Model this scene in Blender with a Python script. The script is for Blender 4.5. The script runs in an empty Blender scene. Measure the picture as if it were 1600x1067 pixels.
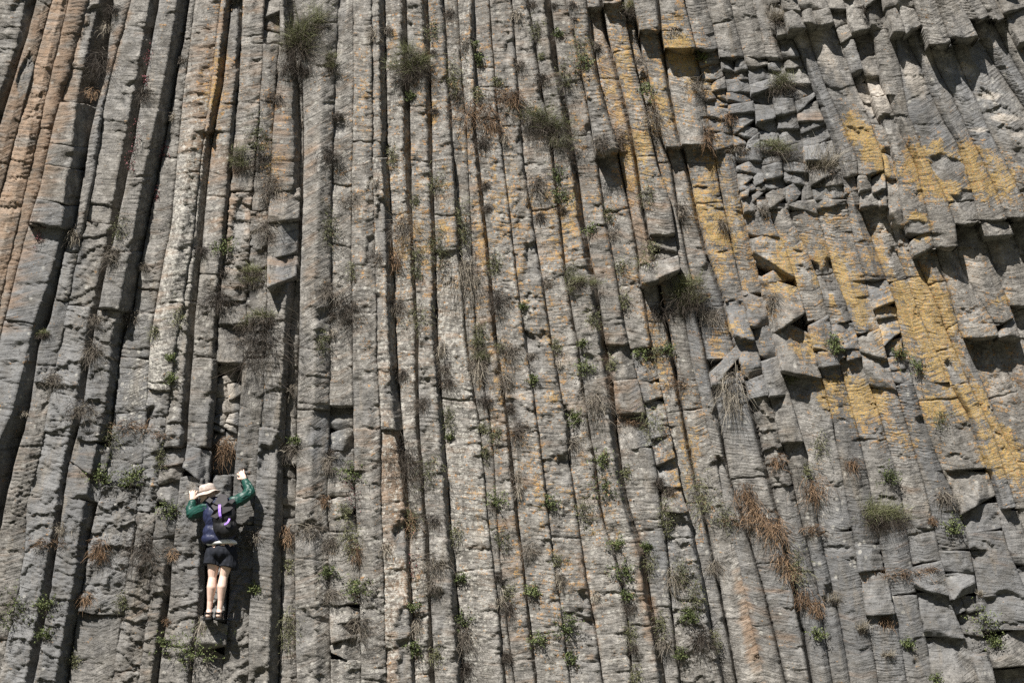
import bpy, bmesh, math, random
import numpy as np
from mathutils import Vector, Matrix

# ------------------------------------------------------------------ camera, sky, sun, exposure
SC = bpy.context.scene
COL = SC.collection
FPX, PITCH, D0, CAMZ = 2750.0, math.radians(13.0), 20.5, 1.6
cam = bpy.data.cameras.new('camera'); cam_o = bpy.data.objects.new('camera', cam); COL.objects.link(cam_o)
cam.sensor_width = 36.0; cam.lens = FPX / 1600.0 * 36.0; cam.clip_end = 500.0
cam_o.location = (0, -D0, CAMZ); cam_o.rotation_euler = (math.pi / 2 + PITCH, 0, 0)
SC.camera = cam_o
SUN_AZ, SUN_EL = math.radians(31.0), math.radians(50.0)
world = bpy.data.worlds.new('World'); SC.world = world; world.use_nodes = True
nt = world.node_tree
sky = nt.nodes.new('ShaderNodeTexSky'); sky.sky_type = 'NISHITA'; sky.sun_disc = False
sky.altitude = 1400; sky.dust_density = 0.5; sky.sun_elevation = SUN_EL; sky.sun_rotation = math.pi + SUN_AZ
bg = nt.nodes['Background']; bg.inputs['Strength'].default_value = 0.05
nt.links.new(sky.outputs['Color'], bg.inputs['Color'])
sun = bpy.data.lights.new('sun', 'SUN'); sun.energy = 5.0; sun.angle = math.radians(0.53); sun.color = (1.0, 0.962, 0.905)
sun_o = bpy.data.objects.new('sun', sun); COL.objects.link(sun_o)
S = Vector((-math.sin(SUN_AZ) * math.cos(SUN_EL), -math.cos(SUN_AZ) * math.cos(SUN_EL), math.sin(SUN_EL)))
sun_o.rotation_euler = S.to_track_quat('Z', 'Y').to_euler(); sun_o.location = (-12, -24, 26)
SC.view_settings.view_transform = 'Standard'; SC.view_settings.look = 'None'
SC.view_settings.gamma = 1.0; SC.view_settings.use_curve_mapping = False
SC.view_settings.exposure = 1.08

SC.render.filter_size = 1.1
SC.cycles.use_denoising = False

# ------------------------------------------------------------------ helpers
CP, SP = math.cos(PITCH), math.sin(PITCH)
def unproj(px, py, d):
    """World point on the plane y = -d (metres in front of the wall) under photo position px, py."""
    px = np.asarray(px, float); py = np.asarray(py, float); d = np.asarray(d, float)
    cx = (px - 800.0) / FPX; cy = (533.5 - py) / FPX
    dy = CP - cy * SP; dz = SP + cy * CP
    t = (D0 - d) / dy
    return np.stack([cx * t, -d + 0 * t, CAMZ + dz * t], -1)
def pt(px, py, d): return Vector(unproj(px, py, d).tolist())
MPP = 1 / 134.0                       # metres per photo pixel on the wall

def _hash(ix, iy, seed):
    h = (ix.astype(np.int64) * 374761393 + iy.astype(np.int64) * 668265263 + int(seed) * 1442695041) & 0x7fffffff
    h = ((h ^ (h >> 13)) * 1274126177) & 0x7fffffff
    h = (h ^ (h >> 16)) * 1103515245 & 0x7fffffff
    return (h & 0xffff) / 65535.0
def vn(x, y, seed=0):
    ix = np.floor(x); iy = np.floor(y); fx = x - ix; fy = y - iy
    fx = fx * fx * (3 - 2 * fx); fy = fy * fy * (3 - 2 * fy)
    a = _hash(ix, iy, seed); b = _hash(ix + 1, iy, seed); c = _hash(ix, iy + 1, seed); d = _hash(ix + 1, iy + 1, seed)
    return (a * (1 - fx) + b * fx) * (1 - fy) + (c * (1 - fx) + d * fx) * fy - 0.5
def fbm(x, y, seed=0, n=4):
    o = 0; a = 1.0
    for i in range(n):
        o = o + a * vn(x, y, seed + i * 17); x = x * 2.03 + 5.1; y = y * 2.03 + 1.7; a *= 0.5
    return o

def mesh_obj(name, verts, faces, mat, parent=None, smooth=False, attrs=None):
    me = bpy.data.meshes.new(name)
    if isinstance(faces, np.ndarray):
        nf, k = faces.shape
        me.vertices.add(len(verts)); me.vertices.foreach_set('co', np.asarray(verts, np.float32).ravel())
        me.loops.add(nf * k); me.loops.foreach_set('vertex_index', faces.astype(np.int32).ravel())
        me.polygons.add(nf); me.polygons.foreach_set('loop_start', np.arange(0, nf * k, k, dtype=np.int32))
        me.polygons.foreach_set('loop_total', np.full(nf, k, dtype=np.int32))
        me.update(calc_edges=True)
    else:
        me.from_pydata([tuple(v) for v in verts], [], faces); me.update()
    if attrs:
        for k, v in attrs.items():
            v = np.asarray(v, np.float32)
            if v.ndim == 2:
                a = me.attributes.new(k, 'FLOAT_VECTOR', 'POINT'); a.data.foreach_set('vector', v.ravel())
            else:
                a = me.attributes.new(k, 'FLOAT', 'POINT'); a.data.foreach_set('value', v)
    if smooth: me.polygons.foreach_set('use_smooth', np.ones(len(me.polygons), bool))
    me.materials.append(mat)
    o = bpy.data.objects.new(name, me); COL.objects.link(o)
    if parent is not None: o.parent = parent
    return o

def tag(o, label=None, cat=None, group=None, kind=None):
    if label: o['label'] = label
    if cat: o['category'] = cat
    if group: o['group'] = group
    if kind: o['kind'] = kind
    return o

# ------------------------------------------------------------------ materials
class NT:
    """small helper to wire shader nodes"""
    def __init__(self, name):
        self.m = bpy.data.materials.new(name); self.m.use_nodes = True
        self.t = self.m.node_tree; self.b = self.t.nodes['Principled BSDF']
    def n(self, typ, **kw):
        nd = self.t.nodes.new(typ)
        for k, v in kw.items():
            if k.startswith('i_'): nd.inputs[k[2:].replace('_', ' ')].default_value = v
            else: setattr(nd, k, v)
        return nd
    def l(self, a, b): self.t.links.new(a, b)
    def attr(self, name): return self.n('ShaderNodeAttribute', attribute_name=name)
    def math(self, op, a, b=None, clamp=False):
        nd = self.n('ShaderNodeMath', operation=op, use_clamp=clamp)
        for i, v in enumerate((a, b)):
            if v is None: continue
            if isinstance(v, (int, float)): nd.inputs[i].default_value = v
            else: self.l(v, nd.inputs[i])
        return nd.outputs[0]
    def mix(self, f, a, b, blend='MIX'):
        nd = self.n('ShaderNodeMix', data_type='RGBA', blend_type=blend)
        for i, v in ((0, f), (6, a), (7, b)):
            if isinstance(v, (int, float)): nd.inputs[i].default_value = v
            elif isinstance(v, tuple): nd.inputs[i].default_value = (*v, 1)
            else: self.l(v, nd.inputs[i])
        return nd.outputs[2]
    def noise(self, vec, scale, detail=4, rough=0.55, dist=0.0):
        nd = self.n('ShaderNodeTexNoise'); nd.inputs['Scale'].default_value = scale
        nd.inputs['Detail'].default_value = detail; nd.inputs['Roughness'].default_value = rough; nd.inputs['Distortion'].default_value = dist
        self.l(vec, nd.inputs['Vector']); return nd.outputs[0]
    def ramp(self, f, stops):
        nd = self.n('ShaderNodeValToRGB'); cr = nd.color_ramp
        while len(cr.elements) < len(stops): cr.elements.new(0.5)
        for e, (p, c) in zip(cr.elements, stops):
            e.position = p; e.color = (*c, 1) if isinstance(c, tuple) else (c, c, c, 1)
        self.l(f, nd.inputs[0]); return nd.outputs[0]
    def step(self, f, lo, hi):
        nd = self.n('ShaderNodeMapRange', interpolation_type='SMOOTHSTEP')
        self.l(f, nd.inputs['Value'])
        for k, v in (('From Min', lo), ('From Max', hi)):
            if isinstance(v, (int, float)): nd.inputs[k].default_value = v
            else: self.l(v, nd.inputs[k])
        return nd.outputs['Result']

def basalt_material():
    N = NT('weathered_basalt')
    pos = N.n('ShaderNodeNewGeometry').outputs['Position']
    suv = N.attr('suv').outputs['Vector']
    fld = N.n('ShaderNodeSeparateXYZ'); N.l(N.attr('fields').outputs['Vector'], fld.inputs[0])       # lichen, pale, rust
    fl2 = N.n('ShaderNodeSeparateXYZ'); N.l(N.attr('fields_b').outputs['Vector'], fl2.inputs[0])     # fresh, speck, tone
    lich, pale, rust = fld.outputs[0], fld.outputs[1], fld.outputs[2]
    fresh, speck, tone = fl2.outputs[0], fl2.outputs[1], fl2.outputs[2]
    big = N.noise(pos, 1.6, 5, 0.6); med = N.noise(pos, 8.0, 9, 0.74); fine = N.noise(pos, 55.0, 5, 0.7)
    # striae: noise stretched across the column
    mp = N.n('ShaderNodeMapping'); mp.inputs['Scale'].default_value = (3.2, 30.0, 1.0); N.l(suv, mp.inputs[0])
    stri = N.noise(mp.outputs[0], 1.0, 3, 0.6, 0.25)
    mp2 = N.n('ShaderNodeMapping'); mp2.inputs['Scale'].default_value = (1.3, 7.0, 1.0); N.l(suv, mp2.inputs[0])
    band = N.noise(mp2.outputs[0], 1.0, 4, 0.65, 0.4)
    mix_t = N.math('ADD', N.math('MULTIPLY', med, 0.62), N.math('MULTIPLY', fine, 0.38))
    mps_early = N.n('ShaderNodeMapping'); mps_early.inputs['Scale'].default_value = (5.0, 1.1, 1.0); mps_early.inputs['Location'].default_value = (3.1, 7.7, 1.3); N.l(suv, mps_early.inputs[0])
    c = N.ramp(mix_t, [(0.34, (0.035, 0.032, 0.029)), (0.44, (0.116, 0.109, 0.099)), (0.53, (0.198, 0.186, 0.168)), (0.64, (0.335, 0.316, 0.287))])
    cf = N.ramp(mix_t, [(0.32, (0.085, 0.085, 0.085)), (0.5, (0.15, 0.149, 0.147)), (0.68, (0.225, 0.222, 0.216))])
    c = N.mix(N.step(fresh, 0.25, 0.8), c, cf)
    # brown weathering bands
    rf = N.math('MULTIPLY', N.step(N.math('ADD', band, N.math('MULTIPLY', rust, 0.42)), 0.62, 0.95), 0.6)
    c = N.mix(rf, c, N.mix(fine, (0.27, 0.16, 0.085), (0.21, 0.14, 0.09)))
    # pale, unweathered rock under the broken ends
    pf = N.math('MULTIPLY', N.step(N.math('ADD', med, N.math('MULTIPLY', pale, 0.75)), 0.75, 1.15), 0.9)
    c = N.mix(pf, c, N.mix(band, (0.31, 0.275, 0.235), (0.41, 0.375, 0.33)))
    # grey tone from place to place
    tn = N.math('ADD', N.math('MULTIPLY', N.math('SUBTRACT', big, 0.5), 0.55), tone)
    hv = N.n('ShaderNodeHueSaturation'); N.l(c, hv.inputs['Color']); N.l(N.math('ADD', tn, 1.0), hv.inputs['Value']); c = hv.outputs[0]
    mot = N.noise(pos, 3.6, 7, 0.75)
    c = N.mix(N.math('MULTIPLY', N.step(mot, 0.52, 0.40), 0.42), c, (0.085, 0.076, 0.062))
    mw = N.noise(mps_early.outputs[0], 1.0, 4, 0.65)
    c = N.mix(N.math('MULTIPLY', N.step(mw, 0.55, 0.72), 0.35), c, (0.23, 0.195, 0.15))
    # fine dark cracks of the striae
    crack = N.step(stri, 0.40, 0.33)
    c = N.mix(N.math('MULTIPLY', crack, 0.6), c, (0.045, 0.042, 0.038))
    # pits
    pit = N.step(N.noise(pos, 30.0, 3, 0.6), 0.34, 0.29)
    c = N.mix(N.math('MULTIPLY', pit, 0.75), c, (0.03, 0.028, 0.025))
    # whitish crust specks and small round crusts
    wn = N.noise(pos, 24.0, 5, 0.75)
    wf = N.step(N.math('ADD', wn, N.math('MULTIPLY', speck, 0.2)), 0.69, 0.76)
    c = N.mix(N.math('MULTIPLY', wf, 0.75), c, (0.42, 0.40, 0.355))
    vo = N.n('ShaderNodeTexVoronoi'); vo.inputs['Scale'].default_value = 17.0; N.l(pos, vo.inputs['Vector'])
    vsep = N.n('ShaderNodeSeparateColor'); N.l(vo.outputs['Color'], vsep.inputs[0])
    disc = N.math('MULTIPLY', N.step(N.math('ADD', vo.outputs['Distance'], N.math('MULTIPLY', fine, 0.35)), 0.62, 0.5), N.step(N.math('ADD', vsep.outputs[0], N.math('MULTIPLY', speck, 0.45)), 0.95, 1.0))
    c = N.mix(N.math('MULTIPLY', disc, 0.5), c, (0.38, 0.365, 0.325))
    gd = N.math('MULTIPLY', N.step(N.noise(pos, 40.0, 4, 0.7), 0.58, 0.66), N.math('MULTIPLY', speck, 0.8))
    c = N.mix(gd, c, (0.055, 0.052, 0.046))
    # orange and yellow lichen
    ln = N.math('ADD', N.math('MULTIPLY', N.noise(pos, 7.0, 6, 0.7), 0.42), N.math('ADD', N.math('MULTIPLY', N.noise(pos, 22.0, 4, 0.65), 0.34), N.math('MULTIPLY', N.noise(pos, 60.0, 3, 0.65), 0.24)))
    ln = N.math('ADD', ln, N.math('MULTIPLY', N.math('SUBTRACT', stri, 0.5), 0.30))
    mps = N.n('ShaderNodeMapping'); mps.inputs['Scale'].default_value = (7.0, 0.9, 1.0); N.l(suv, mps.inputs[0])
    streak = N.noise(mps.outputs[0], 1.0, 3, 0.6)
    ln = N.math('ADD', ln, N.math('MULTIPLY', N.math('SUBTRACT', streak, 0.5), 0.22))
    lf = N.step(N.math('ADD', ln, N.math('MULTIPLY', lich, 0.222)), 0.61, 0.665)
    lc = N.mix(N.step(lich, 0.2, 0.75), (0.37, 0.19, 0.06), (0.40, 0.255, 0.065))
    lc = N.mix(N.step(fine, 0.35, 0.65), N.mix(0.6, lc, (0.20, 0.165, 0.11)), lc)
    lsp = N.math('ADD', 0.3, N.math('MULTIPLY', N.step(N.noise(pos, 70.0, 3, 0.7), 0.42, 0.56), 0.65))
    c = N.mix(N.math('MULTIPLY', lf, lsp), c, lc)
    v2 = N.n('ShaderNodeTexVoronoi'); v2.inputs['Scale'].default_value = 24.0; N.l(pos, v2.inputs['Vector'])
    s2 = N.n('ShaderNodeSeparateColor'); N.l(v2.outputs['Color'], s2.inputs[0])
    dot = N.math('MULTIPLY', N.step(N.math('ADD', v2.outputs['Distance'], N.math('MULTIPLY', fine, 0.5)), 0.66, 0.5), N.step(N.math('ADD', s2.outputs[1], N.math('MULTIPLY', lich, 0.75)), 1.08, 1.14))
    dot = N.math('MULTIPLY', dot, N.math('SUBTRACT', 1.0, N.math('MULTIPLY', fresh, 0.8)))
    c = N.mix(N.math('MULTIPLY', dot, 0.7), c, (0.36, 0.19, 0.075))
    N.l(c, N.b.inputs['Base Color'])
    N.b.inputs['Roughness'].default_value = 0.92
    N.b.inputs['Specular IOR Level'].default_value = 0.25
    h = N.math('ADD', N.math('MULTIPLY', stri, 0.55), N.math('MULTIPLY', med, 0.7))
    h = N.math('ADD', h, N.math('MULTIPLY', fine, 0.35))
    h = N.math('SUBTRACT', h, N.math('MULTIPLY', pit, 0.35))
    h = N.math('ADD', h, N.math('MULTIPLY', lf, 0.08))
    bp = N.n('ShaderNodeBump'); bp.inputs['Strength'].default_value = 1.0; bp.inputs['Distance'].default_value = 0.03
    N.l(h, bp.inputs['Height']); N.l(bp.outputs[0], N.b.inputs['Normal'])
    return N.m
ROCK = basalt_material()

def plain(name, c0, c1, scale=20.0, rough=0.8, bump=0.0, spec=0.3):
    N = NT(name); tc = N.n('ShaderNodeTexCoord').outputs['Object']
    n = N.noise(tc, scale, 5, 0.6)
    N.l(N.mix(N.step(n, 0.3, 0.7), c0, c1), N.b.inputs['Base Color'])
    N.b.inputs['Roughness'].default_value = rough; N.b.inputs['Specular IOR Level'].default_value = spec
    if bump:
        bp = N.n('ShaderNodeBump'); bp.inputs['Strength'].default_value = bump; bp.inputs['Distance'].default_value = 0.01
        N.l(n, bp.inputs['Height']); N.l(bp.outputs[0], N.b.inputs['Normal'])
    return N.m
def plant_mat(name, c0, c1, c2):
    N = NT(name); f = N.attr('vary').outputs['Fac']
    N.l(N.ramp(f, [(0.0, c0), (0.5, c1), (1.0, c2)]), N.b.inputs['Base Color'])
    N.b.inputs['Roughness'].default_value = 0.75; N.b.inputs['Specular IOR Level'].default_value = 0.2
    N.b.inputs['Subsurface Weight'].default_value = 0.0
    return N.m

# ------------------------------------------------------------------ the cliff: joints between columns, traced top to bottom
JOINTS = dict(
 a=[(-60,0),(-78,60),(-101,133),(-150,290)], b=[(-5,0),(-20,60),(-44,133),(-62,195),(-90,290)],
 g0=[(58,0),(42,60),(19,133),(0,195),(-30,290)], g1=[(82,0),(46,133),(10,267),(-20,380)],
 g2=[(108,0),(75,140),(47,267),(17,400),(0,480),(-25,600)],
 g3=[(137,0),(115,88),(100,140),(83,200),(64,290),(37,377),(22,440),(8,500),(-20,620)],
 g4=[(178,0),(165,120),(152,165),(140,215),(133,267),(118,350),(100,395),(80,500),(62,540),(47,640),(28,710),(12,770),(-5,850)],
 g4b=[(205,0),(178,100),(160,180),(150,267),(128,370),(108,467),(95,533),(85,590),(64,700),(43,785),(40,860),(25,940),(5,1030),(-5,1067)],
 g5=[(249,0),(226,133),(200,267),(180,367),(163,430),(150,500),(136,590),(130,640),(107,733),(95,812),(80,912),(59,1037),(52,1067)],
 g6=[(297,0),(275,133),(250,267),(227,372),(210,475),(192,533),(184,600),(174,690),(155,780),(138,850),(133,900),(121,962),(115,1015),(109,1067)],
 g7=[(306,0),(289,133),(276,267),(268,350),(258,400),(244,480),(235,533),(230,620),(222,720),(212,800),(203,870),(192,950),(184,1000),(175,1067)],
 g8=[(344,0),(331,133),(311,267),(303,350),(290,440),(282,500),(275,533),(265,600),(260,670),(250,733),(243,800),(238,870),(232,950),(220,1040),(216,1067)],
 g9=[(364,0),(350,133),(334,215),(328,267),(320,345),(313,430),(305,500),(302,560),(296,640),(293,700),(283,745),(276,810),(270,880),(264,950),(255,1012),(248,1067)],
 g10=[(380,0),(374,133),(362,267),(357,330),(350,400),(345,470),(340,540),(337,608),(332,670),(327,720),(322,800),(318,880),(316,950),(305,1010),(300,1067)],
 g11=[(412,0),(410,100),(402,200),(396,267),(390,350),(386,430),(384,500),(380,558),(375,645),(369,708),(366,760),(362,860),(357,950),(352,1010),(347,1067)],
 g12=[(438,0),(437,60),(432,133),(426,230),(424,267),(420,330),(418,400),(417,533),(411,610),(406,667),(402,740),(398,800),(395,900),(390,960),(388,1067)],
 g13=[(447,0),(455,60),(465,120),(468,180),(469,250),(467,330),(464,400),(463,440),(453,500),(451,533),(446,633),(441,750),(441,933),(437,1067)],
 g14=[(462,0),(470,60),(474,120),(475,200),(474,267),(471,400),(468,533),(465,667),(462,800),(461,900),(464,1067)],
 g15=[(528,0),(526,60),(522,133),(521,200),(518,267),(517,400),(516,533),(514,667),(511,800),(515,900),(517,1067)],
 g16=[(552,0),(553,133),(550,267),(549,400),(551,533),(552,667),(556,800),(562,900),(564,1067)],
 g16b=[(580,0),(581,133),(582,230),(588,440),(589,533),(594,667),(597,800),(600,870),(601,933),(605,1067)],
 g17=[(601,0),(605,133),(608,267),(615,400),(621,533),(628,640),(632,690),(640,800),(641,880),(646,950),(649,1067)],
 g18=[(636,0),(641,150),(643,267),(648,400),(654,533),(656,667),(661,720),(666,800),(671,830),(673,900),(677,1000),(681,1067)],
 g19=[(670,0),(675,133),(677,267),(682,400),(685,533),(694,667),(704,800),(707,850),(716,933),(725,1067)],
 g20=[(695,0),(702,133),(710,267),(721,400),(726,460),(730,533),(742,610),(752,667),(762,800),(779,933),(792,1067)],
 g21=[(716,0),(724,133),(729,200),(733,267),(739,400),(746,533),(757,600),(766,653),(773,708),(777,800),(785,900),(797,1000),(805,1067)],
 g22=[(741,0),(742,100),(744,200),(751,267),(765,400),(778,533),(796,667),(804,740),(810,800),(823,910),(831,980),(840,1067)],
 g23=[(766,0),(775,130),(782,200),(790,267),(800,350),(811,450),(822,533),(834,608),(842,668),(849,723),(858,800),(866,870),(880,960),(893,1067)],
 g24=[(801,0),(811,150),(821,267),(838,375),(850,442),(863,533),(875,600),(887,665),(893,733),(901,783),(916,895),(929,962),(944,1067)],
 g25=[(827,0),(838,70),(848,140),(860,200),(868,267),(873,300),(880,370),(888,440),(897,500),(905,533),(915,620),(922,667),(932,720),(940,790),(950,830),(967,880),(975,920),(985,980),(990,1067)],
 g26=[(862,0),(873,100),(885,150),(895,210),(905,267),(913,330),(924,400),(934,440),(942,500),(952,560),(960,608),(967,680),(975,740),(985,790),(997,830),(1010,870),(1020,940),(1031,990),(1042,1067)],
 g27=[(886,0),(898,40),(907,90),(916,140),(926,200),(935,260),(945,330),(957,390),(968,450),(978,510),(985,545),(997,595),(1010,650),(1020,695),(1028,733),(1036,800),(1042,837),(1048,890),(1051,950),(1056,1000),(1065,1067)],
 g28=[(918,0),(925,60),(936,125),(950,180),(962,215),(972,267),(985,330),(995,380),(1002,430),(1010,480),(1018,530),(1023,560),(1030,590),(1040,640),(1050,690),(1060,740),(1068,780),(1077,800),(1087,850),(1100,905),(1110,975),(1125,1037),(1132,1067)],
 g28b=[(942,0),(948,45),(960,90),(972,133),(985,185),(997,250),(1006,310),(1017,370),(1028,420),(1038,480),(1050,530),(1058,580),(1068,640),(1080,700),(1092,760),(1105,810),(1118,870),(1130,930),(1143,1000),(1155,1067)],
 g29=[(972,0),(980,50),(990,100),(1005,160),(1017,220),(1028,267),(1040,290),(1047,322),(1052,350),(1060,400),(1065,440),(1072,500),(1077,533),(1082,570),(1091,608),(1105,668),(1115,708),(1128,770),(1140,830),(1157,887),(1172,962),(1185,1015),(1197,1067)],
 g30=[(995,20),(1005,80),(1022,150),(1035,210),(1048,250),(1053,267),(1062,330),(1075,400),(1085,450),(1092,500),(1100,533),(1109,580),(1120,630),(1130,680),(1140,740),(1160,800),(1180,870),(1200,940),(1215,1000),(1230,1067)],
 g31=[(1032,0),(1036,50),(1042,100),(1052,160),(1062,210),(1070,240),(1078,272),(1092,342),(1105,392),(1120,432),(1130,462),(1145,520),(1158,570),(1175,630),(1190,690),(1205,750),(1220,810),(1235,880),(1248,940),(1260,1000),(1272,1067)],
 g32=[(1068,0),(1080,50),(1095,110),(1110,200),(1120,267),(1132,330),(1145,390),(1155,430),(1165,480),(1178,530),(1195,590),(1212,650),(1228,710),(1245,780),(1262,850),(1280,930),(1290,1000),(1302,1067)],
 g33=[(1104,0),(1116,50),(1130,110),(1145,200),(1155,290),(1165,350),(1180,400),(1190,450),(1205,510),(1222,580),(1240,640),(1258,700),(1272,760),(1285,850),(1297,900),(1312,960),(1330,1067)],
 g34=[(1140,0),(1152,50),(1168,110),(1185,200),(1195,290),(1206,345),(1227,387),(1240,430),(1252,467),(1270,533),(1283,590),(1297,640),(1310,710),(1322,780),(1335,850),(1348,920),(1360,1000),(1372,1067)],
 g35=[(1176,0),(1190,50),(1203,110),(1215,200),(1226,290),(1235,337),(1262,395),(1280,447),(1297,500),(1308,553),(1322,605),(1337,655),(1350,710),(1362,770),(1375,850),(1388,910),(1402,970),(1418,1067)],
 g36=[(1202,0),(1215,60),(1235,130),(1250,200),(1268,290),(1280,342),(1300,412),(1325,485),(1335,510),(1348,560),(1362,610),(1378,660),(1392,710),(1405,760),(1420,850),(1432,930),(1447,1000),(1460,1067)],
 g37=[(1222,0),(1232,40),(1241,67),(1265,125),(1285,180),(1307,240),(1318,290),(1335,377),(1347,417),(1370,492),(1380,540),(1395,590),(1410,640),(1425,690),(1440,740),(1455,800),(1468,860),(1482,920),(1500,975),(1525,1045),(1532,1067)],
 g38=[(1245,0),(1258,40),(1272,85),(1297,150),(1320,200),(1340,250),(1347,330),(1372,400),(1397,467),(1405,510),(1415,560),(1428,600),(1442,650),(1460,700),(1475,740),(1490,770),(1505,810),(1515,850),(1525,920),(1540,1000),(1555,1067)],
 g39=[(1290,0),(1300,25),(1317,75),(1336,135),(1356,180),(1378,240),(1384,290),(1392,345),(1405,400),(1425,460),(1442,505),(1465,553),(1482,595),(1510,645),(1540,728),(1555,770),(1572,847),(1597,907),(1620,960)],
 g40=[(1318,0),(1335,60),(1352,120),(1370,170),(1388,215),(1402,267),(1412,345),(1425,387),(1442,430),(1460,467),(1485,533),(1510,590),(1550,673),(1575,753),(1600,830)],
 g41=[(1350,0),(1368,60),(1378,120),(1392,165),(1410,212),(1435,267),(1450,332),(1457,362),(1468,410),(1485,460),(1500,517),(1507,533),(1542,615),(1580,705),(1600,745)],
 g42=[(1380,0),(1395,45),(1408,117),(1420,180),(1457,267),(1482,317),(1492,350),(1500,412),(1515,440),(1537,475),(1557,510),(1570,565),(1600,628)],
 g43=[(1400,0),(1420,72),(1436,100),(1452,142),(1472,185),(1495,225),(1508,260),(1522,310),(1532,350),(1548,400),(1565,445),(1582,490),(1595,533),(1615,590)],
 g44=[(1425,0),(1448,60),(1466,110),(1492,160),(1515,212),(1540,260),(1557,300),(1575,345),(1595,400),(1615,450)],
 g45=[(1462,0),(1485,60),(1502,105),(1522,150),(1545,202),(1575,260),(1600,310),(1630,370)],
 g46=[(1497,0),(1532,65),(1557,107),(1585,147),(1620,200)], g47=[(1530,0),(1550,32),(1575,82),(1600,125),(1640,195)],
 g48=[(1560,0),(1578,40),(1605,84),(1650,160)], g49=[(1596,0),(1640,80),(1690,170)], g50=[(1640,0),(1685,80),(1735,170)], g51=[(1690,0),(1735,80),(1785,170)],
)
YS = np.arange(-160.0, 1321.0, 2.0)
def line(p):
    p = np.array(p, float)
    x = np.interp(YS, p[:, 1], p[:, 0])
    def slope(a, b): return (b[0] - a[0]) / max(1.0, b[1] - a[1])
    k = int(np.argmin(np.abs(p[:, 1] - (p[0, 1] + 200)))); k = max(k, 1)
    m = slope(p[0], p[k]); lo = YS < p[0, 1]; x[lo] = p[0, 0] + (YS[lo] - p[0, 1]) * m
    k = int(np.argmin(np.abs(p[:, 1] - (p[-1, 1] - 200)))); k = min(k, len(p) - 2)
    m = slope(p[k], p[-1]); hi = YS > p[-1, 1]; x[hi] = p[-1, 0] + (YS[hi] - p[-1, 1]) * m
    ker = np.ones(9) / 9; xp = np.pad(x, 4, mode='reflect', reflect_type='odd')
    return np.convolve(xp, ker, 'valid')
KEYS = list(JOINTS)
XL = np.stack([line(JOINTS[k]) for k in KEYS])
for i in range(len(KEYS)): XL[i] += 1.1 * fbm(YS / 55.0, YS * 0 + i * 3.7, 11, 3)
for i in range(1, len(KEYS)): XL[i] = np.maximum(XL[i], XL[i - 1] + 7)
def gx(i, y): return np.interp(y, YS, XL[i])
IDX = {k: i for i, k in enumerate(KEYS)}

# where facets turn away from the sun (the arris of a column), traced like the joints; a number means so many px before the right joint
ARRIS = dict(
 b=[(39,0),(22,75),(10,110),(0,135),(-20,190),(-50,290)],
 g3=[(155,0),(135,80),(117,165),(112,240),(102,292),(98,335),(88,387),(72,442),(52,500),(42,540),(22,640),(0,690),(-30,790)],
 g4b=[(235,0),(212,133),(186,267),(176,317),(168,367),(150,440),(138,500),(122,590),(115,640),(95,733),(84,812),(66,912),(44,1037)],
 g5=[(278,0),(253,133),(225,267),(208,372),(187,475),(172,533),(169,600),(152,690),(133,780),(122,850),(118,900),(106,960),(95,1015),(86,1067)],
 g12=[(441,0),(444,60),(457,133),(457,200),(456,260),(452,370),(449,430),(446,500),(445,533),(440,633),(432,750),(426,850),(424,933),(417,1067)],
 g14=[(510,0),(509,60),(503,133),(502,200),(499,267),(494,400),(492,533),(488,667),(486,800),(491,900),(494,1067)],
 g16b=[(591,0),(592,133),(597,267),(601,400),(606,533),(610,640),(620,700),(630,800),(634,870),(637,950),(642,1067)],
 g17=[(626,0),(628,150),(632,267),(640,400),(646,533),(648,667),(653,720),(659,800),(662,870),(666,930),(671,1067)],
 g18=[(659,0),(664,133),(669,267),(671,400),(676,533),(686,667),(693,800),(705,933),(712,1067)],
 g19=[(689,0),(695,133),(703,250),(707,290),(714,400),(721,460),(725,533),(736,610),(747,667),(757,800),(773,933),(786,1067)],
 g20=4, g21=[(736,0),(737,100),(738,200),(745,267),(759,400),(770,533),(789,667),(797,740),(804,800),(816,910),(823,980),(833,1067)],
 g22=5, g23=5.5, g24=7, g25=14, g26=6, g27=6, g8=14, g9=9, g28=9, g30=9, g29=8,
)

# ---- what the rock's surface carries, as soft regions: (x, y, rx, ry, lean, amount)
def field(px, py, blobs):
    o = np.zeros_like(px)
    for x, y, rx, ry, lean, a in blobs:
        dx = (px - x) - (py - y) * lean; dy = py - y
        o = np.maximum(o, a * np.exp(-((dx / rx) ** 2 + (dy / ry) ** 2) ** 1.5))
    return o
LICHEN = [(1480,265,85,55,.3,1.0),(1565,280,60,50,.3,.85),(1345,215,26,48,.45,1.0),(1372,245,18,38,.4,.9),(1250,420,75,75,.3,.85),(1318,450,38,75,.3,1.0),(1440,480,55,70,.35,1.0),
 (1480,570,45,60,.4,.95),(1520,640,40,70,.4,.95),(1570,710,50,60,.4,.95),(1335,620,75,45,.3,.85),(1390,680,60,40,.3,.75),(1110,330,42,140,.25,.7),(1140,400,22,60,.3,.9),
 (1075,90,45,80,.2,.8),(1000,170,85,170,.2,.55),(1300,420,200,160,.3,.42),(1450,560,180,200,.35,.45),(1120,300,80,260,.2,.5),(950,240,60,250,.2,.42),(880,330,50,160,.15,.45),(1160,540,60,60,.2,.5),(1435,355,26,28,.2,.9),(1570,475,24,22,.2,.8),(1265,540,40,30,.2,.6),
 (800,420,110,400,.1,.42),(650,250,130,400,.0,.38),(620,900,120,250,.0,.16),(340,120,40,160,-.15,.42),(430,220,40,100,0,.38),(850,800,160,260,.1,.36),(1060,650,50,200,.2,.46),(1460,640,30,30,.2,.9)]
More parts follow.
